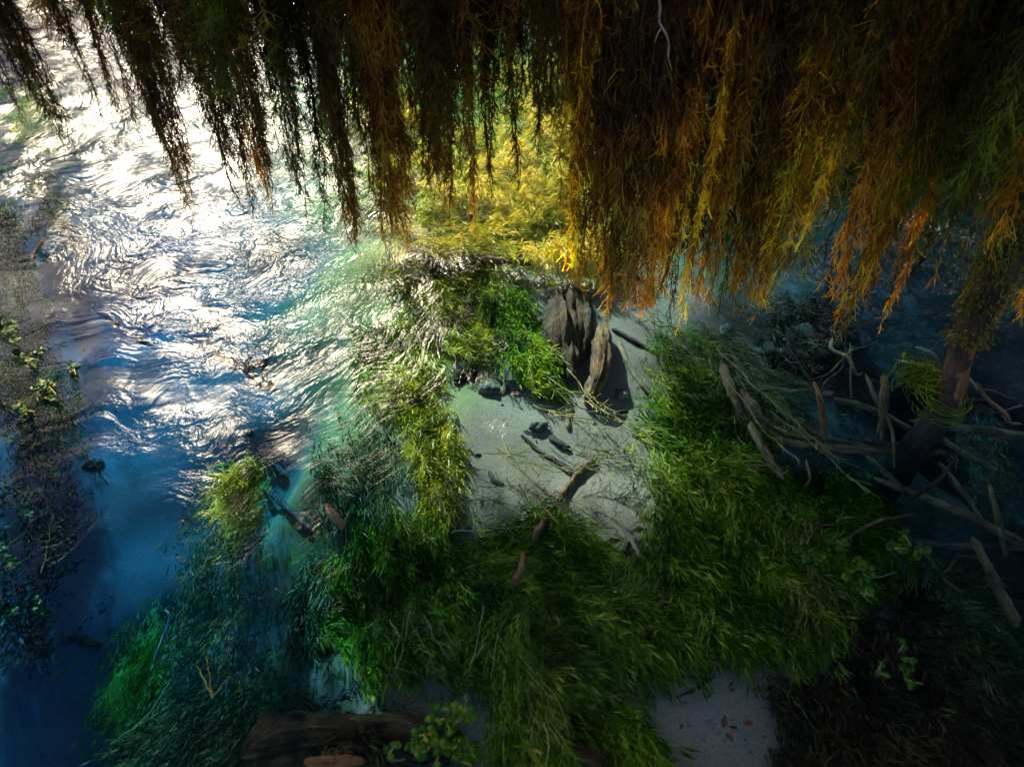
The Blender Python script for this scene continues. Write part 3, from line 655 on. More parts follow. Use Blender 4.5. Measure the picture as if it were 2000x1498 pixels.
for i, row in enumerate(WOOD):
    if row[0] == 1:                                     # the tangle at the right: long thin branches
        pix, rp, mt, lb, ct, z = row[1:]
        (xa, ya), (xb, yb) = pix[0], pix[-1]
        mx, my = (xa + xb) / 2, (ya + yb) / 2
        st_ = 1.55 if abs(xb - xa) > 40 else 1.15
        pix = [(mx + (x - mx) * st_, my + (y - my) * st_ + 5 * math.sin(3.1 * k + i)) for k, (x, y) in enumerate(pix)]
        rp = [r_ * (.62, .58, .5, .42)[min(k, 3)] for k, r_ in enumerate(rp)]
        z = [v * .55 + .02 for v in z]
    else:
        pix, rp, mt, lb, ct, z = row
    if z is None and isinstance(rp, list):
        zs = []
        for (x, y), r_ in zip(pix, rp):
            zz = -.2
            for _ in range(4):
                q = P(x, y, zz); zz = float(bed_z(q[0], q[1])) + .4 * r_ * 2.2 / FPX
            zs.append(zz)
        z = zs
    nm = {'log': 'sunken_log', 'stick': 'sunken_stick', 'branch': 'sunken_branch', 'root': 'root', 'stump': 'rotting_stump', 'twig': 'twig'}[ct]
    rp = [r_ * (.8 if max(rp) < 60 else 1) for r_ in rp]
    log(nm, pix, rp, mt, lb, ct, z=z, seed=100 + i, grain=.3 if max(rp) > 18 else 0, sides=40 if max(rp) > 18 else 10, sub=14 if max(rp) > 25 else 8, rough=.26 if max(rp) > 25 else .22)

# fine roots and twigs tangled under water at the right
root_t = empty('root_tangle', P(1760, 900, -.35), 'tangle of fine brown roots and twigs under water around the trunk foot', 'roots')
g = np.random.default_rng(205)
for k in range(34):
    x, y = g.uniform(1480, 1990), g.uniform(690, 1120)
    th = g.choice([.35, .6, .15, -.5, 1.2]) + g.normal(0, .25); L_ = g.uniform(60, 190)
    z = g.uniform(-.24, -.08)
    pts = [P(x + L_ * f * math.cos(th) + g.normal(0, 7), y + L_ * f * math.sin(th) + g.normal(0, 7), z + g.normal(0, .015)) for f in (-.5, -.2, .1, .35, .5)]
    r0 = g.uniform(.0022, .0075)
    limb('root', pts, [r0, r0 * 1.1, r0, r0 * .8, r0 * .45], ['bark_brown', 'bark_orange', 'bark_tan', 'bark_dark'][k % 4], root_t, sides=7, sub=5, seed=700 + k, crook=.7)

# the rotting stump: upright splinters of dark wood
stump = empty('rotting_stump', P(1110, 640, -.2), 'broad dark brown rotting stump under the hanging sprays', 'stump')
for k, (dx, y0, y1, r_, zz) in enumerate([(-34, 600, 712, 17, -.155), (-20, 572, 735, 20, -.145), (-2, 560, 728, 21, -.14), (18, 556, 705, 20, -.145), (34, 572, 668, 15, -.16), (-44, 640, 722, 12, -.165), (8, 620, 745, 14, -.135)]):
    pts = [P(1110 + dx * .8, y0, zz - .02), P(1108 + dx, (y0 + y1) / 2, zz), P(1106 + dx * 1.12, y1, zz - .025)]
    sc = np.linalg.norm(pts[1] - [0, 0, CAM_H]) / FPX
    limb('splinter', pts, [r_ * sc * .8, r_ * sc * 1.05, r_ * sc * .55], 'stump', stump, sides=22, sub=12, seed=740 + k, rough=.24, grain=.3, crook=.5)

def stone(name, px, py, rpx, mat, label, seed, flat=.6, z=None):
    g = np.random.default_rng(seed)
    zz = -.2
    for _ in range(4):
        q = P(px, py, zz); zz = float(bed_z(q[0], q[1])) + .01
    q = P(px, py, zz); r = rpx * np.linalg.norm(q - [0, 0, CAM_H]) / FPX
    nu, nv = 16, 10
    u = np.linspace(0, 2 * np.pi, nu, endpoint=False); v = np.linspace(.02, np.pi - .02, nv)
    Uu, Vv = np.meshgrid(u, v)
    d = np.stack([np.cos(Uu) * np.sin(Vv), np.sin(Uu) * np.sin(Vv), np.cos(Vv)], -1)
    ph = g.uniform(0, 30)
    k = 1 + .22 * wob(d[..., 0] * 1.5 + ph, d[..., 1] * 1.5, d[..., 2] * 1.5, 1.0) + .06 * wob(d[..., 0] * 5 + ph, d[..., 1] * 5, d[..., 2] * 5, 1.0, s=6)
    Vt = d * k[..., None] * r * np.array([1, .8, flat])
    i = np.arange(nv - 1)[:, None] * nu; j = np.arange(nu)[None]
    Q = np.stack([i + j, i + (j + 1) % nu, i + nu + (j + 1) % nu, i + nu + j], -1)[..., ::-1].reshape(-1, 4)
    Vt = Vt.reshape(-1, 3)
    o = obj(name, np_mesh(name, Vt, Q, {'uvw': Vt * 6 + ph}, smooth=True), MAT[mat], None, q, label, 'stone')
    o.rotation_euler[2] = g.uniform(0, 6.28)
    return o

for k, (x, y, r_, mt, lb) in enumerate([
    (1052, 832, 17, 'rock', 'rounded tan stone at the top of the pale sand'),
    (1000, 742, 34, 'rock', 'large tan stone below the olive weed'),
    (905, 730, 30, 'stump', 'dark brown stone left of the large tan stone'),
    (955, 760, 20, 'rock', 'small tan stone between the dark and the large stone'),
    (1215, 770, 15, 'rock', 'small grey stone right of the split log'),
    (1500, 690, 26, 'stump', 'dark mossy stone under the golden spray tips'),
    (1560, 660, 34, 'stump', 'big brown boulder in the dark water under the sprays'),
    (1420, 650, 20, 'rock', 'tan stone behind the top of the bright weed bank'),
    (185, 905, 16, 'rock', 'pale stone showing in the dark ripples at left'),
    (500, 705, 18, 'rock', 'pale rounded stone beside the sunken brown log'),
]):
    stone('river_stone', x, y, r_, mt, lb, 300 + k)

def dead_leaf(px, py, rpx, mat, label, seed, z=None, name='dead_leaf'):
    g = np.random.default_rng(seed)
    if z is None:
        z = -.2
        for _ in range(4):
            q = P(px, py, z); z = float(bed_z(q[0], q[1])) + .02
    q = P(px, py, z); r = rpx * np.linalg.norm(q - [0, 0, CAM_H]) / FPX
    n = 9; t = np.linspace(0, 1, n)
    half = np.sin(np.pi * t ** .8) * .48 * (1 + .25 * np.sin(t * 17 + seed)) + .01
    rows = []
    for s in (-1, -.5, 0, .5, 1):
        rows.append(np.stack([(t - .5) * 2 * r, s * half * r, (.25 * s * s - .3 * (t - .5) ** 2 + .06 * np.sin(9 * t + 3 * s)) * r], -1))
    V = np.stack(rows, 0).reshape(-1, 3)
    i = np.arange(4)[:, None] * n + np.arange(n - 1)[None]
    Q = np.stack([i, i + 1, i + 1 + n, i + n], -1).reshape(-1, 4)
    V2 = np.concatenate([V, V - [0, 0, .0012]]); Q2 = np.concatenate([Q, Q[:, ::-1] + len(V)])
    o = obj(name, np_mesh(name, V2, Q2, {'uvw': V2 * 8 + seed}, smooth=True), MAT[mat], None, q, label, 'leaf')
    o.rotation_euler = (g.normal(0, .25), g.normal(0, .25), g.uniform(0, 6.28))
    return o

for k, (x, y, r_, mt, lb, z) in enumerate([
    (1248, 1038, 17, 'deadleaf', 'dark brown dead leaf at the sand edge, topmost of the cluster', None),
    (1197, 1060, 18, 'deadleaf', 'dark brown dead leaf, leftmost of the cluster by the sand', None),
    (1228, 1078, 22, 'deadleaf', 'large brown dead leaf, lowest of the cluster by the sand', None),
    (1222, 882, 10, 'deadleaf', 'small brown dead leaf on the pale sand near the weed bank', None),
    (811, 1347, 14, 'paleleaf', 'pale pinkish dead leaf on the grey bed above the thick log', None),
    (1320, 1255, 9, 'paleleaf', 'small pale leaf at the lower edge of the weed bank', None),
    (1618, 768, 10, 'paleleaf', 'bright orange leaf by the upright brown stick', -.06),
    (1505, 610, 9, 'paleleaf', 'orange leaf under the golden spray tips', -.03),
    (1415, 1408, 11, 'deadleaf', 'dark leaf floating at the bottom edge right of the weed rope', .004),
    (1462, 1412, 9, 'deadleaf', 'dark leaf floating right of another at the bottom edge', .004),
    (1425, 1440, 9, 'deadleaf', 'brown leaf floating lowest at the bottom edge', .004),
    (1005, 770, 12, 'paleleaf', 'pale leaf lying under the large tan stone', -.1),
]):
    dead_leaf(x, y, r_, mt, lb, 400 + k, z)

# litter too small to pick apart: bark crumbs, leaf bits and grit on the bed
g = np.random.default_rng(90)
n = 3600
lx = np.where(g.uniform(size=n) < .6, g.uniform(560, 1700, n), g.uniform(0, 2000, n)); ly = g.uniform(330, 1498, n)
rays_ = np.array([ray(x, y) for x, y in zip(lx, ly)]); zz = np.full(n, -.2)
for _ in range(5):
    q = rays_ * ((zz - CAM_H) / rays_[:, 2])[:, None] + [0, 0, CAM_H]; zz = bed_z(q[:, 0], q[:, 1])
q[:, 2] = zz + .003
keep = wob(q[:, 0], q[:, 1], 0, 8, s=4) > g.normal(.1, .7, n)
q = q[keep]; n = len(q)
th = g.uniform(0, 6.28, n); ll = g.gamma(1.3, .0042, n) + .0015
dv = np.stack([np.cos(th), np.sin(th), g.normal(0, .12, n)], -1)
pts = q[:, None] + dv[:, None] * (np.linspace(-.5, .5, 3)[None, :, None] * ll[:, None, None])
V, Q = tubes(pts, (np.array([.4, 1, .4])[None] * (.0008 + ll * g.uniform(.08, .3, n))[:, None]), 4)
acc = Acc(); acc.add(V, Q, np.repeat(g.uniform(0, 1, n), 12))
obj('bed_litter', acc.mesh('bed_litter'), MAT['weed_brown'], label='scattered dark crumbs of bark and leaf on the pale sand', cat='litter', kind='stuff')

# ------------------------------------------------------------------ water weed
def inpoly(poly, x, y):
    c = np.zeros(len(x), bool); n = len(poly)
    for i in range(n):
        x1, y1 = poly[i]; x2, y2 = poly[(i + 1) % n]
        c ^= ((y1 > y) != (y2 > y)) & (x < (x2 - x1) * (y - y1) / (y2 - y1 + 1e-9) + x1)
    return c

def weedbed(name, poly, dirpx, n, L, label, mat='weed', seed=0, top=-.02, lift=.06, leaf=(.024, .055), lw=.10, per=30, wig=.2, pale=.10, tint=(.45, .18), cat='water weed', spread=.02, stemr=.0010, runner='runner', soft=13):
    """stems rooted over the given stretch of bed, combed by the current"""
    g = np.random.default_rng(seed)
    poly = np.array(poly, float)
    lo, hi = poly.min(0), poly.max(0)
    xs_, ys_ = [], []
    while sum(map(len, xs_)) < n:
        a = g.uniform(lo[0], hi[0], 4 * n); b = g.uniform(lo[1], hi[1], 4 * n)
        k = inpoly(poly, a, b); xs_.append(a[k]); ys_.append(b[k])
    a = np.concatenate(xs_)[:n]; b = np.concatenate(ys_)[:n]
    a = a + g.normal(0, soft, n); b = b + g.normal(0, soft, n)
    cen = poly.mean(0)
    d0 = P(cen[0] + dirpx[0], cen[1] + dirpx[1], -.1) - P(cen[0], cen[1], -.1); d0 /= np.linalg.norm(d0)
    hgt = g.uniform(.2, 1, n) * lift; dt = g.uniform(0, .02, n)
    rays = np.array([ray(x, y) for x, y in zip(a, b)])
    ztop = np.full(n, -.15)
    for _ in range(5):
        base = rays * ((ztop - CAM_H) / rays[:, 2])[:, None] + [0, 0, CAM_H]
        zb = bed_z(base[:, 0], base[:, 1])
        hh = hgt * np.clip(.65 + .5 * wob(base[:, 0], base[:, 1], 0, 11, s=3), .1, 1.5)
        ztop = .4 * ztop + .6 * np.minimum(zb + .01 + hh, top - dt)
    S = 9; t = np.linspace(0, 1, S)
    ln = L * g.uniform(.5, 1.3, n)
    th = np.arctan2(d0[1], d0[0]) + g.normal(0, wig, n) + .35 * wob(base[:, 0], base[:, 1], 0, 7)
    dv = np.stack([np.cos(th), np.sin(th)], -1); pv = np.stack([-dv[:, 1], dv[:, 0]], -1)
    ph = g.uniform(0, 6.28, n); am = g.uniform(.01, .05, n) * ln
    off = (t - .35)[None] * ln[:, None]
    sw = am[:, None] * np.sin(t[None] * g.uniform(4, 9, n)[:, None] + ph[:, None])
    xy = base[:, None, :2] + dv[:, None] * off[..., None] + pv[:, None] * sw[..., None]
    zz = ztop[:, None] + .012 * np.sin(t[None] * 7 + ph[:, None]) - (.04 * (1 - t) ** 3)[None] * 1.0
    zz = np.minimum(zz, top)
    Pt = np.concatenate([xy, zz[..., None]], -1)
    root = empty(name, (*base.mean(0)[:2], float(zb.mean())), label, cat)
    o = np.array(root.location)
    Pt = Pt - o
    # leaves in whorls along each stem
    ti = g.uniform(0, 1, (n, per)) * (S - 1)
    i0 = np.clip(ti.astype(int), 0, S - 2); f = (ti - i0)[..., None]
    r_ = np.arange(n)[:, None]
    C = Pt[r_, i0] * (1 - f) + Pt[r_, i0 + 1] * f
    tg = unit(Pt[r_, i0 + 1] - Pt[r_, i0])
    C = (C + g.normal(0, spread * .35, C.shape)).reshape(-1, 3)
    dirs = unit(tg.reshape(-1, 3) + g.normal(0, .26, (n * per, 3)) * [1, 1, .4])
    nh = unit(g.normal(0, .6, (n * per, 3)) + [0, 0, 1])
    ll = g.uniform(*leaf, n * per)
    V, Q = leaves(C, dirs, nh, ll, ll * lw * g.uniform(.7, 1.3, n * per))
    st = np.clip(np.repeat(g.normal(*tint, n) + .16 * wob(base[:, 0], base[:, 1], 0, 13, s=8), per) + g.normal(0, .10, n * per), 0, .93)
    st = np.where(g.uniform(size=len(st)) < .09, np.clip(st + .38, 0, .98), st)
    acc = Acc(); acc.add(V, Q, np.repeat(st, 4))
    obj('foliage', acc.mesh('foliage'), MAT[mat], root)
    k = g.uniform(size=n) < pale
    if k.sum() > 2:
        acc = Acc()
        i1 = 3; S2 = S - i1
        Rd = stemr * np.linspace(1.1, .6, S2)[None] * g.uniform(.7, 1.5, k.sum())[:, None]
        pk = Pt[k][:, i1:] + [0, 0, .008]
        V, Q = tubes(pk, Rd, 3)
        acc.add(V, Q, np.repeat(g.uniform(0, 1, k.sum()), S2 * 3))
        obj('stems', acc.mesh('stems'), MAT[runner], root)
    return root

weedbed('water_weed', [(1285, 640), (1345, 650), (1410, 750), (1500, 850), (1570, 960), (1610, 1090), (1600, 1210), (1480, 1250), (1340, 1200), (1280, 1050), (1295, 920), (1255, 820), (1295, 760)], (120, 260), 1500, .16, 'long bright green weed bank running from the spray tips down past the pale sand', seed=1, pale=.16, tint=(.52, .18), lift=.08, soft=24)
weedbed('water_weed', [(830, 1040), (900, 1070), (1060, 1000), (1115, 1020), (1180, 1105), (1290, 1120), (1340, 1190), (1370, 1235), (1220, 1280), (1050, 1340), (890, 1310), (870, 1180), (800, 1160)], (200, 170), 1700, .13, 'wide dark green weed mat below the pale sand', seed=2, pale=.12, tint=(.45, .17), lift=.07, soft=24)
weedbed('water_weed', [(960, 1180), (1045, 1180), (1060, 1350), (1070, 1510), (970, 1510), (985, 1350)], (5, 200), 330, .22, 'upright rope of green weed trailing to the bottom edge', seed=3, pale=.22, tint=(.5, .17), lift=.13)
weedbed('water_weed', [(650, 1060), (740, 1000), (830, 1000), (880, 1060), (800, 1180), (830, 1270), (720, 1310), (630, 1250), (600, 1160)], (60, 140), 480, .12, 'dark green weed clump at the left end of the lower weed mat', seed=4, pale=.08, tint=(.42, .2), lift=.10)
weedbed('water_weed', [(1075, 1350), (1160, 1330), (1290, 1480), (1300, 1515), (1180, 1515)], (110, 120), 420, .15, 'green weed strand slanting to the bottom edge beside the dark log', seed=5, pale=.10, tint=(.45, .17))
weedbed('filamentous_algae', [(700, 1095), (735, 1110), (775, 1160), (790, 1200), (750, 1210), (715, 1170)], (60, 100), 260, .08, 'yellow-green tuft of fine algae on the left weed clump', mat='weed_olive', seed=6, leaf=(.02, .04), lw=.05, top=-.01, lift=.14, tint=(.6, .15), pale=.02)
weedbed('water_weed', [(760, 470), (900, 440), (960, 520), (960, 600), (920, 680), (850, 650), (800, 580)], (60, 150), 700, .14, 'olive weed swaying under ripples left of the dark stump', mat='weed_yellow', seed=7, tint=(.36, .2), pale=.06)
weedbed('water_weed', [(930, 560), (965, 560), (1050, 680), (1090, 760), (1040, 740), (960, 640)], (110, 170), 330, .14, 'narrow green weed streak running down beside the stump', seed=8, tint=(.55, .15), lift=.08)
weedbed('water_weed', [(985, 550), (1010, 560), (1065, 650), (1075, 700), (1050, 690)], (70, 130), 90, .12, 'thin green weed strand just left of the stump', seed=9, tint=(.55, .12))
weedbed('water_weed', [(880, 260), (960, 240), (1080, 330), (1180, 420), (1190, 500), (1080, 520), (980, 440), (900, 370)], (190, 170), 1100, .16, 'sunlit yellow-green weed bed seen through the sprays', mat='weed_yellow', seed=10, tint=(.78, .15), lift=.22, top=-.004, leaf=(.03, .06), soft=24)
weedbed('water_weed', [(640, 180), (760, 160), (860, 260), (880, 340), (760, 330), (690, 280)], (150, 120), 500, .2, 'yellow-green weed in the water behind the left brown sprays', mat='weed_yellow', seed=11, tint=(.74, .15), lift=.28, top=-.004, leaf=(.035, .07), soft=24)
weedbed('water_weed', [(650, 340), (760, 320), (900, 400), (960, 470), (880, 500), (760, 440)], (170, 110), 420, .2, 'pale yellow-green weed streaming toward the pale log behind the spray tips', mat='weed_yellow', seed=34, tint=(.62, .18), lift=.2, top=-.004, leaf=(.03, .06), soft=20)
weedbed('water_weed', [(930, 120), (1100, 100), (1350, 180), (1350, 330), (1150, 330), (1000, 230)], (150, 120), 1100, .25, 'sunlit weed bed far behind the middle of the curtain', mat='weed_yellow', seed=12, tint=(.76, .15), lift=.28, top=-.004, leaf=(.035, .07), soft=24)
weedbed('water_weed', [(810, 800), (850, 780), (880, 900), (870, 1010), (830, 1010), (835, 920)], (15, 160), 260, .13, 'olive weed rope at the left rim of the pale sand', mat='weed_yellow', seed=13, tint=(.36, .2))
weedbed('water_weed', [(700, 640), (820, 620), (850, 760), (800, 800), (700, 760)], (60, 120), 380, .12, 'sparse olive weed under the bright ripples in the middle', mat='weed_yellow', seed=14, tint=(.36, .2))
weedbed('water_weed', [(1345, 640), (1400, 630), (1520, 740), (1590, 830), (1540, 830), (1420, 720)], (170, 150), 330, .18, 'thin olive trailing weed right of the bright weed bank', mat='weed_olive', seed=15, per=10, tint=(.4, .2), pale=.5, stemr=.001)
weedbed('water_weed', [(1540, 940), (1640, 900), (1740, 960), (1760, 1080), (1700, 1180), (1620, 1150), (1600, 1080)], (40, 130), 420, .12, 'dark green weed at the right of the weed bank by the trunk foot', mat='weed', seed=16, tint=(.33, .15))
weedbed('water_weed', [(1820, 1110), (1870, 1110), (2010, 1280), (2010, 1420), (1930, 1330)], (140, 180), 420, .16, 'dim olive weed slope at the lower right edge', mat='weed_dark', seed=17, tint=(.55, .18), pale=.04)
weedbed('root_mat', [(1640, 1220), (1830, 1160), (1960, 1330), (2010, 1430), (2010, 1510), (1520, 1510), (1560, 1420), (1650, 1380)], (70, 130), 1100, .15, 'dark brown mat of dead roots and weed in the lower right corner', mat='weed_brown', seed=18, leaf=(.02, .045), lw=.10, tint=(.45, .25), pale=.03, cat='root mat', lift=.05, runner='weed_brown')
weedbed('water_weed', [(-20, 860), (90, 850), (140, 980), (130, 1120), (60, 1250), (-20, 1240)], (-60, 160), 120, .24, 'leafy teal-green weed along the left edge of the pool', mat='weed_dark', seed=19, leaf=(.015, .028), lw=.4, tint=(.42, .2), top=-.45, lift=.3, pale=.04, soft=30)
weedbed('water_weed', [(390, 950), (470, 900), (490, 1000), (470, 1180), (420, 1300), (330, 1380), (320, 1290), (380, 1150)], (-60, 200), 560, .22, 'column of dark teal weed along the right side of the blue pool', mat='weed_dark', seed=20, leaf=(.015, .034), tint=(.55, .2), top=-.24, lift=.5, pale=.05, soft=24)
weedbed('water_weed', [(200, 1510), (300, 1400), (420, 1330), (520, 1300), (540, 1400), (520, 1510)], (-130, 180), 420, .24, 'dark weed mass in the bottom left beside the blue pool', mat='weed_dark', seed=21, leaf=(.018, .038), lw=.12, tint=(.42, .2), top=-.24, lift=.45, pale=.02, soft=26)
weedbed('water_weed', [(235, 1260), (300, 1200), (330, 1280), (290, 1380), (220, 1400)], (-40, 150), 200, .2, 'pale teal weed tuft deep in the blue pool', mat='weed', seed=22, leaf=(.02, .04), tint=(.75, .15), top=-.5, lift=.35, soft=26)
weedbed('water_weed', [(440, 920), (490, 900), (500, 970), (470, 1010)], (-20, 90), 160, .12, 'bright green weed tuft at the head of the teal weed column', seed=23, tint=(.68, .15), top=-.02, lift=.5, pale=.2)
weedbed('water_weed', [(600, 900), (720, 780), (760, 860), (740, 1000), (660, 1010)], (20, 140), 130, .16, 'teal-green weed under ripples left of the pale sand', mat='weed_dark', seed=24, tint=(.7, .2), lift=.14, soft=26)
weedbed('water_weed', [(20, 235), (60, 200), (90, 205), (70, 240)], (-30, 50), 130, .14, 'small bright green weed tuft near the upper left edge', seed=25, tint=(.7, .12), top=.02, lift=.9, leaf=(.03, .05))
weedbed('water_weed', [(-20, 420), (30, 400), (60, 470), (40, 560), (-20, 600)], (-20, 90), 330, .14, 'dark weed at the left edge beside the curved orange twig', mat='weed_dark', seed=26, top=.02, lift=.9, tint=(.45, .2))
weedbed('water_weed', [(60, 370), (100, 350), (120, 410), (90, 440)], (20, 60), 130, .12, 'small dark weed patch right of the left edge weed', mat='weed_dark', seed=27, top=.0, lift=.9, tint=(.4, .2))
weedbed('water_weed', [(1890, 800), (1915, 800), (1960, 930), (1965, 970), (1935, 940)], (50, 150), 80, .16, 'dim green weed tendril right of the slanting trunk', mat='weed_dark', seed=28, tint=(.65, .15), top=-.05, lift=.4)
weedbed('water_weed', [(1490, 600), (1640, 560), (1640, 640), (1540, 720), (1500, 680)], (60, 90), 260, .12, 'dark weed over the big brown boulder', mat='weed_brown', seed=29, tint=(.45, .2), top=-.06, cat='water weed')
weedbed('water_weed', [(1170, 1110), (1290, 1090), (1300, 1160), (1250, 1200)], (60, -80), 120, .09, 'pale yellow tuft of weed at the right end of the dark mat', mat='weed_olive', seed=30, per=8, pale=.8, tint=(.6, .2), stemr=.0012)
weedbed('water_weed', [(1530, 1020), (1570, 1020), (1600, 1150), (1580, 1230), (1540, 1200)], (30, 160), 130, .14, 'yellowish stringy weed at the right rim of the bright weed bank', mat='weed_olive', seed=31, per=10, pale=.7, tint=(.5, .2), lift=.13)
weedbed('water_weed', [(590, 1120), (640, 1080), (640, 1200), (600, 1260)], (-20, 120), 180, .14, 'dull olive weed fringe beside the dark rippled channel', mat='weed_dark', seed=32, tint=(.6, .2))
weedbed('water_weed', [(1500, 1340), (1620, 1300), (1640, 1420), (1540, 1440)], (30, 110), 240, .1, 'dark fine weed at the right end of the bottom sand', mat='weed_brown', seed=33, leaf=(.015, .03), lw=.1, tint=(.4, .2))

weedbed('water_weed', [(480, 1400), (640, 1385), (820, 1400), (800, 1470), (560, 1500)], (90, 60), 170, .12, 'sparse brown weed growing over the thick dark log', mat='weed_brown', seed=36, top=-.005, lift=.16, tint=(.55, .25), pale=.05, soft=22)

# long pale runners crossing the sand
def runners(label, lines, seed, r=.0016, z=-.08, m=22):
    g = np.random.default_rng(seed)
    q0 = P(*lines[0][0], z)
    root = empty('trailing_weed', (q0[0], q0[1], z - .06), label, 'water weed')
    o = np.array(root.location)
    for ln in lines:
        pts = np.array([P(x, y, z + g.normal(0, .012)) for x, y in ln])
        n = 26; s = np.linspace(0, len(pts) - 1, n)
        c = np.stack([np.interp(s, np.arange(len(pts)), pts[:, k]) for k in range(3)], -1)
        c[:, :2] += min(.004, .012 * np.linalg.norm(pts[-1] - pts[0])) * np.stack([np.sin(s * 9 + g.uniform(0, 6)), np.cos(s * 8 + g.uniform(0, 6))], -1)
        acc = Acc()
        V, Q = tubes(c[None] - o, np.full((1, n), r) * np.linspace(1.2, .6, n), 4); acc.add(V, Q, g.uniform(.4, 1))
        if m:
            i = g.integers(0, n, m)
            d = unit(np.gradient(c, axis=0)[i] + g.normal(0, .006, (m, 3)))
            B = (c[i] - o)[:, None] + d[:, None] * (np.linspace(0, 1, 5)[None, :, None] * g.uniform(.02, .06, m)[:, None, None])
            B[:, :, :2] += (g.normal(0, .010, (m, 1, 2)) * (np.linspace(0, 1, 5) ** 2)[None, :, None])
            V, Q = tubes(B, np.full((m, 5), r * .6), 3); acc.add(V, Q, np.repeat(g.uniform(.2, 1, m), 15))
        obj('runner', acc.mesh('runner'), MAT['runner'], root)
    return root

runners('pale yellow weed runners fanning over the sand from the stump to the weed bank', [
    [(1110, 720), (1160, 790), (1230, 830), (1290, 850)], [(1080, 760), (1140, 800), (1200, 825), (1280, 860)], [(1060, 730), (1120, 770), (1190, 810)], [(1150, 770), (1190, 800), (1255, 830)],
    [(1090, 800), (1150, 830), (1230, 845)], [(1040, 790), (1100, 815), (1180, 820)]], 51)
runners('long pale runners lying slanted across the middle of the sand', [
    [(985, 870), (1020, 920), (1070, 970), (1130, 1010)], [(1000, 880), (1040, 905), (1090, 925), (1150, 910)], [(880, 905), (940, 935), (1010, 960), (1060, 965)], [(1085, 960), (1120, 985), (1190, 1030)],
    [(900, 890), (960, 885), (1030, 890)], [(920, 960), (990, 985), (1060, 990)], [(1070, 975), (1110, 1000), (1150, 1005)], [(960, 860), (1000, 905), (1050, 950), (1100, 1000), (1150, 1040)], [(870, 925), (930, 950), (1000, 950)], [(1010, 860), (1070, 900), (1110, 920)], [(905, 1000), (960, 1010), (1040, 1005)]], 52)
runners('wispy pale runners right of the knobbly stick', [
    [(1130, 890), (1190, 895), (1260, 915), (1320, 930)], [(1160, 880), (1210, 880), (1270, 905)], [(1100, 875), (1160, 890), (1230, 885)], [(1180, 905), (1240, 935), (1300, 955)], [(1240, 880), (1265, 920), (1275, 960)], [(1120, 905), (1180, 925), (1235, 975)], [(1150, 900), (1215, 912), (1290, 940)]], 53)
runners('tangled yellowish runners at the left rim of the sand', [
    [(850, 880), (870, 930), (890, 980), (920, 1010)], [(830, 900), (850, 960), (870, 1000)], [(880, 990), (930, 975), (980, 985)], [(860, 950), (900, 970), (950, 1000)], [(880, 1040), (950, 1030), (1040, 1030)]], 54)
runners('pale loose runners below the left weed clump', [
    [(800, 1190), (790, 1250), (775, 1310)], [(830, 1200), (850, 1250), (880, 1290)], [(810, 1230), (840, 1280), (850, 1330)], [(760, 1210), (780, 1240), (770, 1290)]], 55, r=.0009, m=8)
runners('long pale stems trailing in the dark water right of the weed bank', [
    [(1400, 680), (1480, 760), (1560, 830), (1640, 900)], [(1440, 730), (1530, 800), (1600, 870)], [(1500, 800), (1580, 860), (1680, 950)], [(1420, 740), (1500, 850), (1560, 900)]], 56)
runners('curling pale stems over the weed at the left edge', [
    [(20, 1000), (60, 960), (120, 985)], [(10, 1070), (50, 1040), (65, 1000)], [(80, 1120), (95, 1060), (100, 1010)], [(0, 940), (40, 960), (80, 1000)], [(110, 870), (170, 880), (130, 930)]], 57, r=.0008, z=-.3, m=10)
runners('white-rooted yellow stem standing in the dark weed at bottom left', [
    [(415, 1362), (408, 1310), (402, 1280)], [(415, 1362), (400, 1330), (385, 1300)], [(415, 1362), (440, 1330), (450, 1320)]], 58, r=.0018, z=-.05, m=0)

# ------------------------------------------------------------------ cress and other leafy plants
def leafdisc(name, seed):
    g = np.random.default_rng(seed)
    n = 9; a = np.arange(n) / n * 2 * np.pi
    r = 1 + .12 * np.sin(a * 3 + seed) + g.normal(0, .05, n); r[0] *= .75
    ring = np.stack([np.cos(a) * r + .9, np.sin(a) * r * .85, .18 * np.sin(a) ** 2 + .05 * np.cos(2 * a)], -1)
    V = np.concatenate([[[.9, 0, -.05]], ring, [[.9, 0, -.09]], ring - [0, 0, .04]])
    k = np.arange(n)
    T = np.concatenate([np.stack([np.zeros(n, int), 1 + k, 1 + (k + 1) % n], -1), np.stack([np.full(n, n + 1), n + 2 + (k + 1) % n, n + 2 + k], -1), np.stack([1 + k, n + 2 + k, n + 2 + (k + 1) % n], -1), np.stack([1 + k, n + 2 + (k + 1) % n, 1 + (k + 1) % n], -1)])
    tint = np.full(len(V), g.uniform(.3, .75)); tint[0] += .12
    me = np_mesh(name, V, None, {'tint': tint}, tris=T, smooth=True)
    me.materials.append(MAT['cress'])
    return me
LEAF = [leafdisc('leaf', i) for i in range(8)]
LEAFD = [leafdisc('leaf', i) for i in range(8)]
for me_ in LEAFD: me_.materials[0] = MAT['weed_dark']

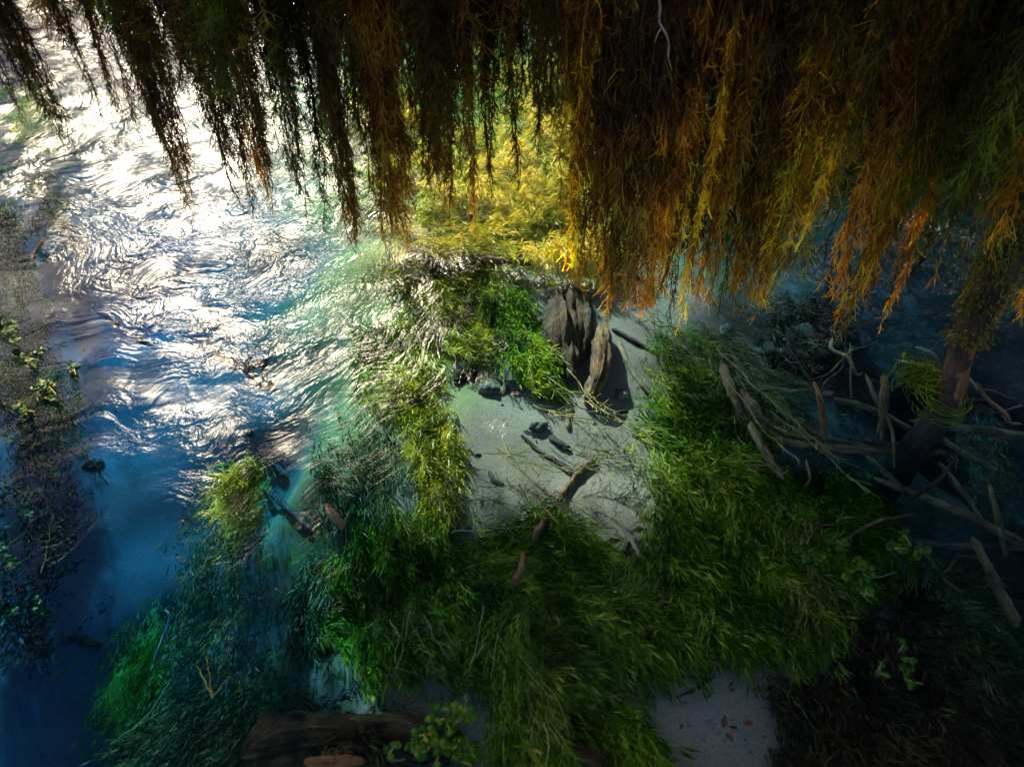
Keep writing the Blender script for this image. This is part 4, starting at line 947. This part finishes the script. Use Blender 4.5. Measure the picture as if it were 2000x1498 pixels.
def cress(label, spots, nleaf, lpx, seed, z0=-.06, z1=.06, stemmat='cress', cat='plant', name='cress_plant', pool=None):
    """stems with small round leaves; spots: centres in the photograph with a radius"""
    g = np.random.default_rng(seed)
    q0 = P(spots[0][0], spots[0][1], z0)
    root = empty(name, q0, label, cat)
    acc = Acc()
    tot = sum(r * r for _, _, r in spots)
    for (x, y, r) in spots:
        m = max(3, int(nleaf * r * r / tot))
        ns = max(2, m // 6)
        sx = x + g.normal(0, r * .45, ns); sy = y + g.normal(0, r * .45, ns)
        for s in range(ns):
            hz = g.uniform(min(z0 * .4, z1 - .01), z1)
            tp = P(sx[s], sy[s], hz); bs = P(x + (sx[s] - x) * .6, y + r * .4, z0 - .05)
            t = np.linspace(0, 1, 7)[:, None]
            c = bs + (tp - bs) * t + np.array([g.normal(0, .015), g.normal(0, .015), .02]) * np.sin(t * np.pi)
            V, Q = tubes(c[None] - q0, np.full((1, 7), .0016), 4); acc.add(V, Q, g.uniform(.4, .9))
            for k in range(m // ns):
                f = g.uniform(.45, 1.0)
                b = np.array([np.interp(f, np.linspace(0, 1, 7), c[:, j]) for j in range(3)])
                sc = lpx * np.linalg.norm(b - [0, 0, CAM_H]) / FPX * g.uniform(.35, .62)
                o = obj('leaf', (pool or LEAF)[int(g.integers(8))], None, root, b - q0)
                o.rotation_euler = (g.normal(0, .4), g.normal(-.1, .4), g.uniform(0, 6.28))
                o.scale = (sc, sc, sc)
    obj('stems', acc.mesh('stems'), MAT['runner'], root)
    return root

cress('leafy cress plant rising from the water at the bottom edge beside the weed rope', [(860, 1440, 42), (915, 1400, 34), (810, 1470, 30), (905, 1470, 40), (910, 1360, 10), (860, 1400, 26)], 190, 16, 61, z0=-.03, z1=.10)
cress('bright green leafy plant growing right of the weed bank', [(1690, 1120, 40), (1590, 1090, 32), (1640, 1060, 24), (1770, 1060, 36), (1560, 1010, 22), (1700, 1170, 18)], 170, 15, 62, z0=-.06, z1=.02)
cress('tiny green sprig in the dark lower right', [(1750, 1285, 16), (1770, 1320, 18), (1720, 1320, 12)], 22, 14, 63, z0=-.1, z1=.02)
cress('dark leafy cress island in the ripples at the left edge', [(90, 770, 34), (140, 738, 24), (60, 700, 26), (30, 655, 26), (45, 800, 24)], 210, 12, 64, z0=-.05, z1=.05, pool=LEAFD)
weedbed('water_weed', [(-20, 630), (50, 640), (120, 720), (150, 770), (90, 830), (-20, 820)], (60, 70), 330, .13, 'dark weed bed under the cress island at the left edge', mat='weed_dark', seed=35, top=-.015, lift=.9, tint=(.3, .15), pale=.02, soft=16)
cress('drowned cress leaves along the left edge of the pool', [(40, 880, 50), (60, 980, 45), (20, 1080, 50), (60, 1180, 45), (100, 920, 30)], 90, 12, 65, z0=-.45, z1=-.25, pool=LEAFD)
wad = cress('green weed wad caught on the slanting trunk at the waterline', [(1800, 725, 30), (1815, 765, 26), (1770, 700, 14), (1870, 765, 10)], 90, 9, 66, z0=-.03, z1=.05, name='weed_wad', cat='water weed')
g = np.random.default_rng(67)
acc = Acc(); cq = P(1842, 785, .0); o0 = np.array(wad.location)
for k in range(20):                                            # stems wound round the trunk
    a = np.linspace(g.uniform(2.2, 3.4), g.uniform(5.6, 7.0), 22)
    r_ = g.uniform(.055, .085)
    c = cq + np.stack([np.cos(a) * r_, np.sin(a) * r_ * .9, g.uniform(-.05, .03) + .012 * np.sin(a * 2 + k)], -1)
    V, Q = tubes(c[None] - o0, np.full((1, 22), .0010), 4); acc.add(V, Q, g.uniform(.25, .8))
obj('wound_stems', acc.mesh('wound_stems'), MAT['weed'], wad)
acc = Acc()
for k in range(150):                                           # tangle left of it
    b = P(g.normal(1802, 15), g.normal(742, 16), g.uniform(-.02, .05)); th = g.uniform(0, 6.28); s = np.linspace(0, 1, 8)
    c = b + np.stack([np.cos(th + 2 * s) * s * .07, np.sin(th + 2 * s) * s * .07, .02 * np.sin(s * 3)], -1)
    V, Q = tubes(c[None] - o0, np.full((1, 8), .0010), 3); acc.add(V, Q, g.uniform(.1, .9))
obj('tangle', acc.mesh('tangle'), MAT['weed'], wad)
obj_pale = limb('floating_twig', [P(1748, 702, .02), P(1775, 708, .025), P(1805, 712, .03)], [.002, .003, .0025], 'bark_pale', sides=6, seed=70, label='short pale twig resting on the weed wad by the trunk', cat='twig')

g = np.random.default_rng(71)
tm = trunk.data; nv = len(tm.vertices)
co = np.empty(nv * 3, np.float32); tm.vertices.foreach_get('co', co); co = co.reshape(-1, 3)
no = np.empty(nv * 3, np.float32); tm.vertices.foreach_get('normal', no); no = no.reshape(-1, 3)
wz = co[:, 2] + trunk.location[2]
# where the bark has come away
fz = np.clip((wz + .03) / .05, 0, 1) * np.clip((.21 - wz) / .06, 0, 1)
bare = fz * np.clip((no @ np.array([.85, -.45, .25]) - .4 + .3 * wob(co[:, 0], co[:, 1], co[:, 2], 30)) / .35, 0, 1)
at = tm.attributes.new('bare', 'FLOAT', 'POINT'); at.data.foreach_set('value', bare.astype(np.float32))
for pn, (z0, z1, cnt) in enumerate([(.30, .95, 5200), (.17, .33, 2000)]):
    idx = np.where((wz > z0) & (wz < z1) & (wob(co[:, 0], co[:, 1], co[:, 2], 14, s=pn) > (-.35 if pn == 0 else .0)))[0]
    if len(idx) == 0: continue
    i = g.choice(idx, cnt)
    C = co[i] + g.normal(0, .012, (cnt, 3))
    dv = unit(no[i] + g.normal(0, .5, (cnt, 3)) + [0, 0, -.9])
    ll = g.uniform(.008, .022, cnt)
    V, Q = leaves(C, dv, unit(g.normal(size=(cnt, 3))), ll, ll * .3)
    acc = Acc(); acc.add(V, Q, np.repeat(np.clip(g.normal(.55, .2, cnt), 0, 1), 4))
    obj('moss', acc.mesh('moss'), MAT['moss'], trunk)

# ------------------------------------------------------------------ unseen tree, added to block the sky's reflection on the pool
t = empty('unseen_pool_tree', (-6.2, 1.6, .2), 'unseen leafy tree added at the left so the blue pool reflects dark leaves', 'tree')
limb('trunk', [(-6.2, 1.6, 0), (-5.6, 1.65, 1.3), (-4.4, 1.8, 2.5), (-2.6, 2.1, 3.0)], [.17, .14, .10, .04], 'bark_dark', t, seed=520)
crown('crown', [((-1.95, 2.3, 2.95), (.8, .8, .45)), ((-2.9, 2.0, 3.1), (.9, .9, .6)), ((-1.5, 1.5, 3.0), (.7, .7, .4)), ((-4.2, 1.8, 3.2), (1.0, 1.0, .8)), ((-2.2, 3.3, 3.1), (.85, .7, .4)), ((-1.25, 2.9, 3.1), (.6, .55, .3)), ((-3.2, 3.2, 3.2), (.8, .8, .5)), ((-2.95, 4.2, 3.15), (.65, .65, .35)), ((-4.0, 5.2, 3.25), (.65, .75, .4)), ((-4.6, 4.0, 3.3), (.9, .9, .5))], 2200, 'crown', t, lf=(.06, .13), seed=521)

# ------------------------------------------------------------------ trees on the far bank (seen as reflections)
for k, (x, y, h, r_, lb) in enumerate([
    (-8.0, 11.8, 4.6, 1.8, 'broad dark tree on the far bank, leftmost'), (-1.3, 12.6, 6.4, 1.6, 'tall rounded tree on the far bank straight across'),
    (1.4, 12.9, 7.4, 1.9, 'tallest dark tree on the far bank right of centre'), (5.2, 12.4, 4.2, 2.0, 'low dense dark tree on the far bank at the right'), (8.6, 11.5, 4.6, 2.2, 'large dark tree on the far bank, rightmost')]):
    t = empty('bank_tree', (x, y, .3), lb, 'tree', 'trees on the far bank')
    limb('trunk', [(x, y, .0), (x + .1, y, h * .3), (x - .1, y + .1, h * .7)], [.2, .15, .06], 'bark_dark', t, seed=500 + k)
    crown('crown', [((x, y, h * .62), (r_, r_ * .9, h * .36)), ((x + .6 * r_, y - .3, h * .5), (r_ * .6, r_ * .6, h * .25)), ((x - .6 * r_, y, h * .48), (r_ * .6, r_ * .6, h * .25)), ((x, y - .2, h * .3), (r_ * .8, r_ * .6, h * .2))], 2600, 'crown', t, lf=(.14, .28), seed=510 + k)
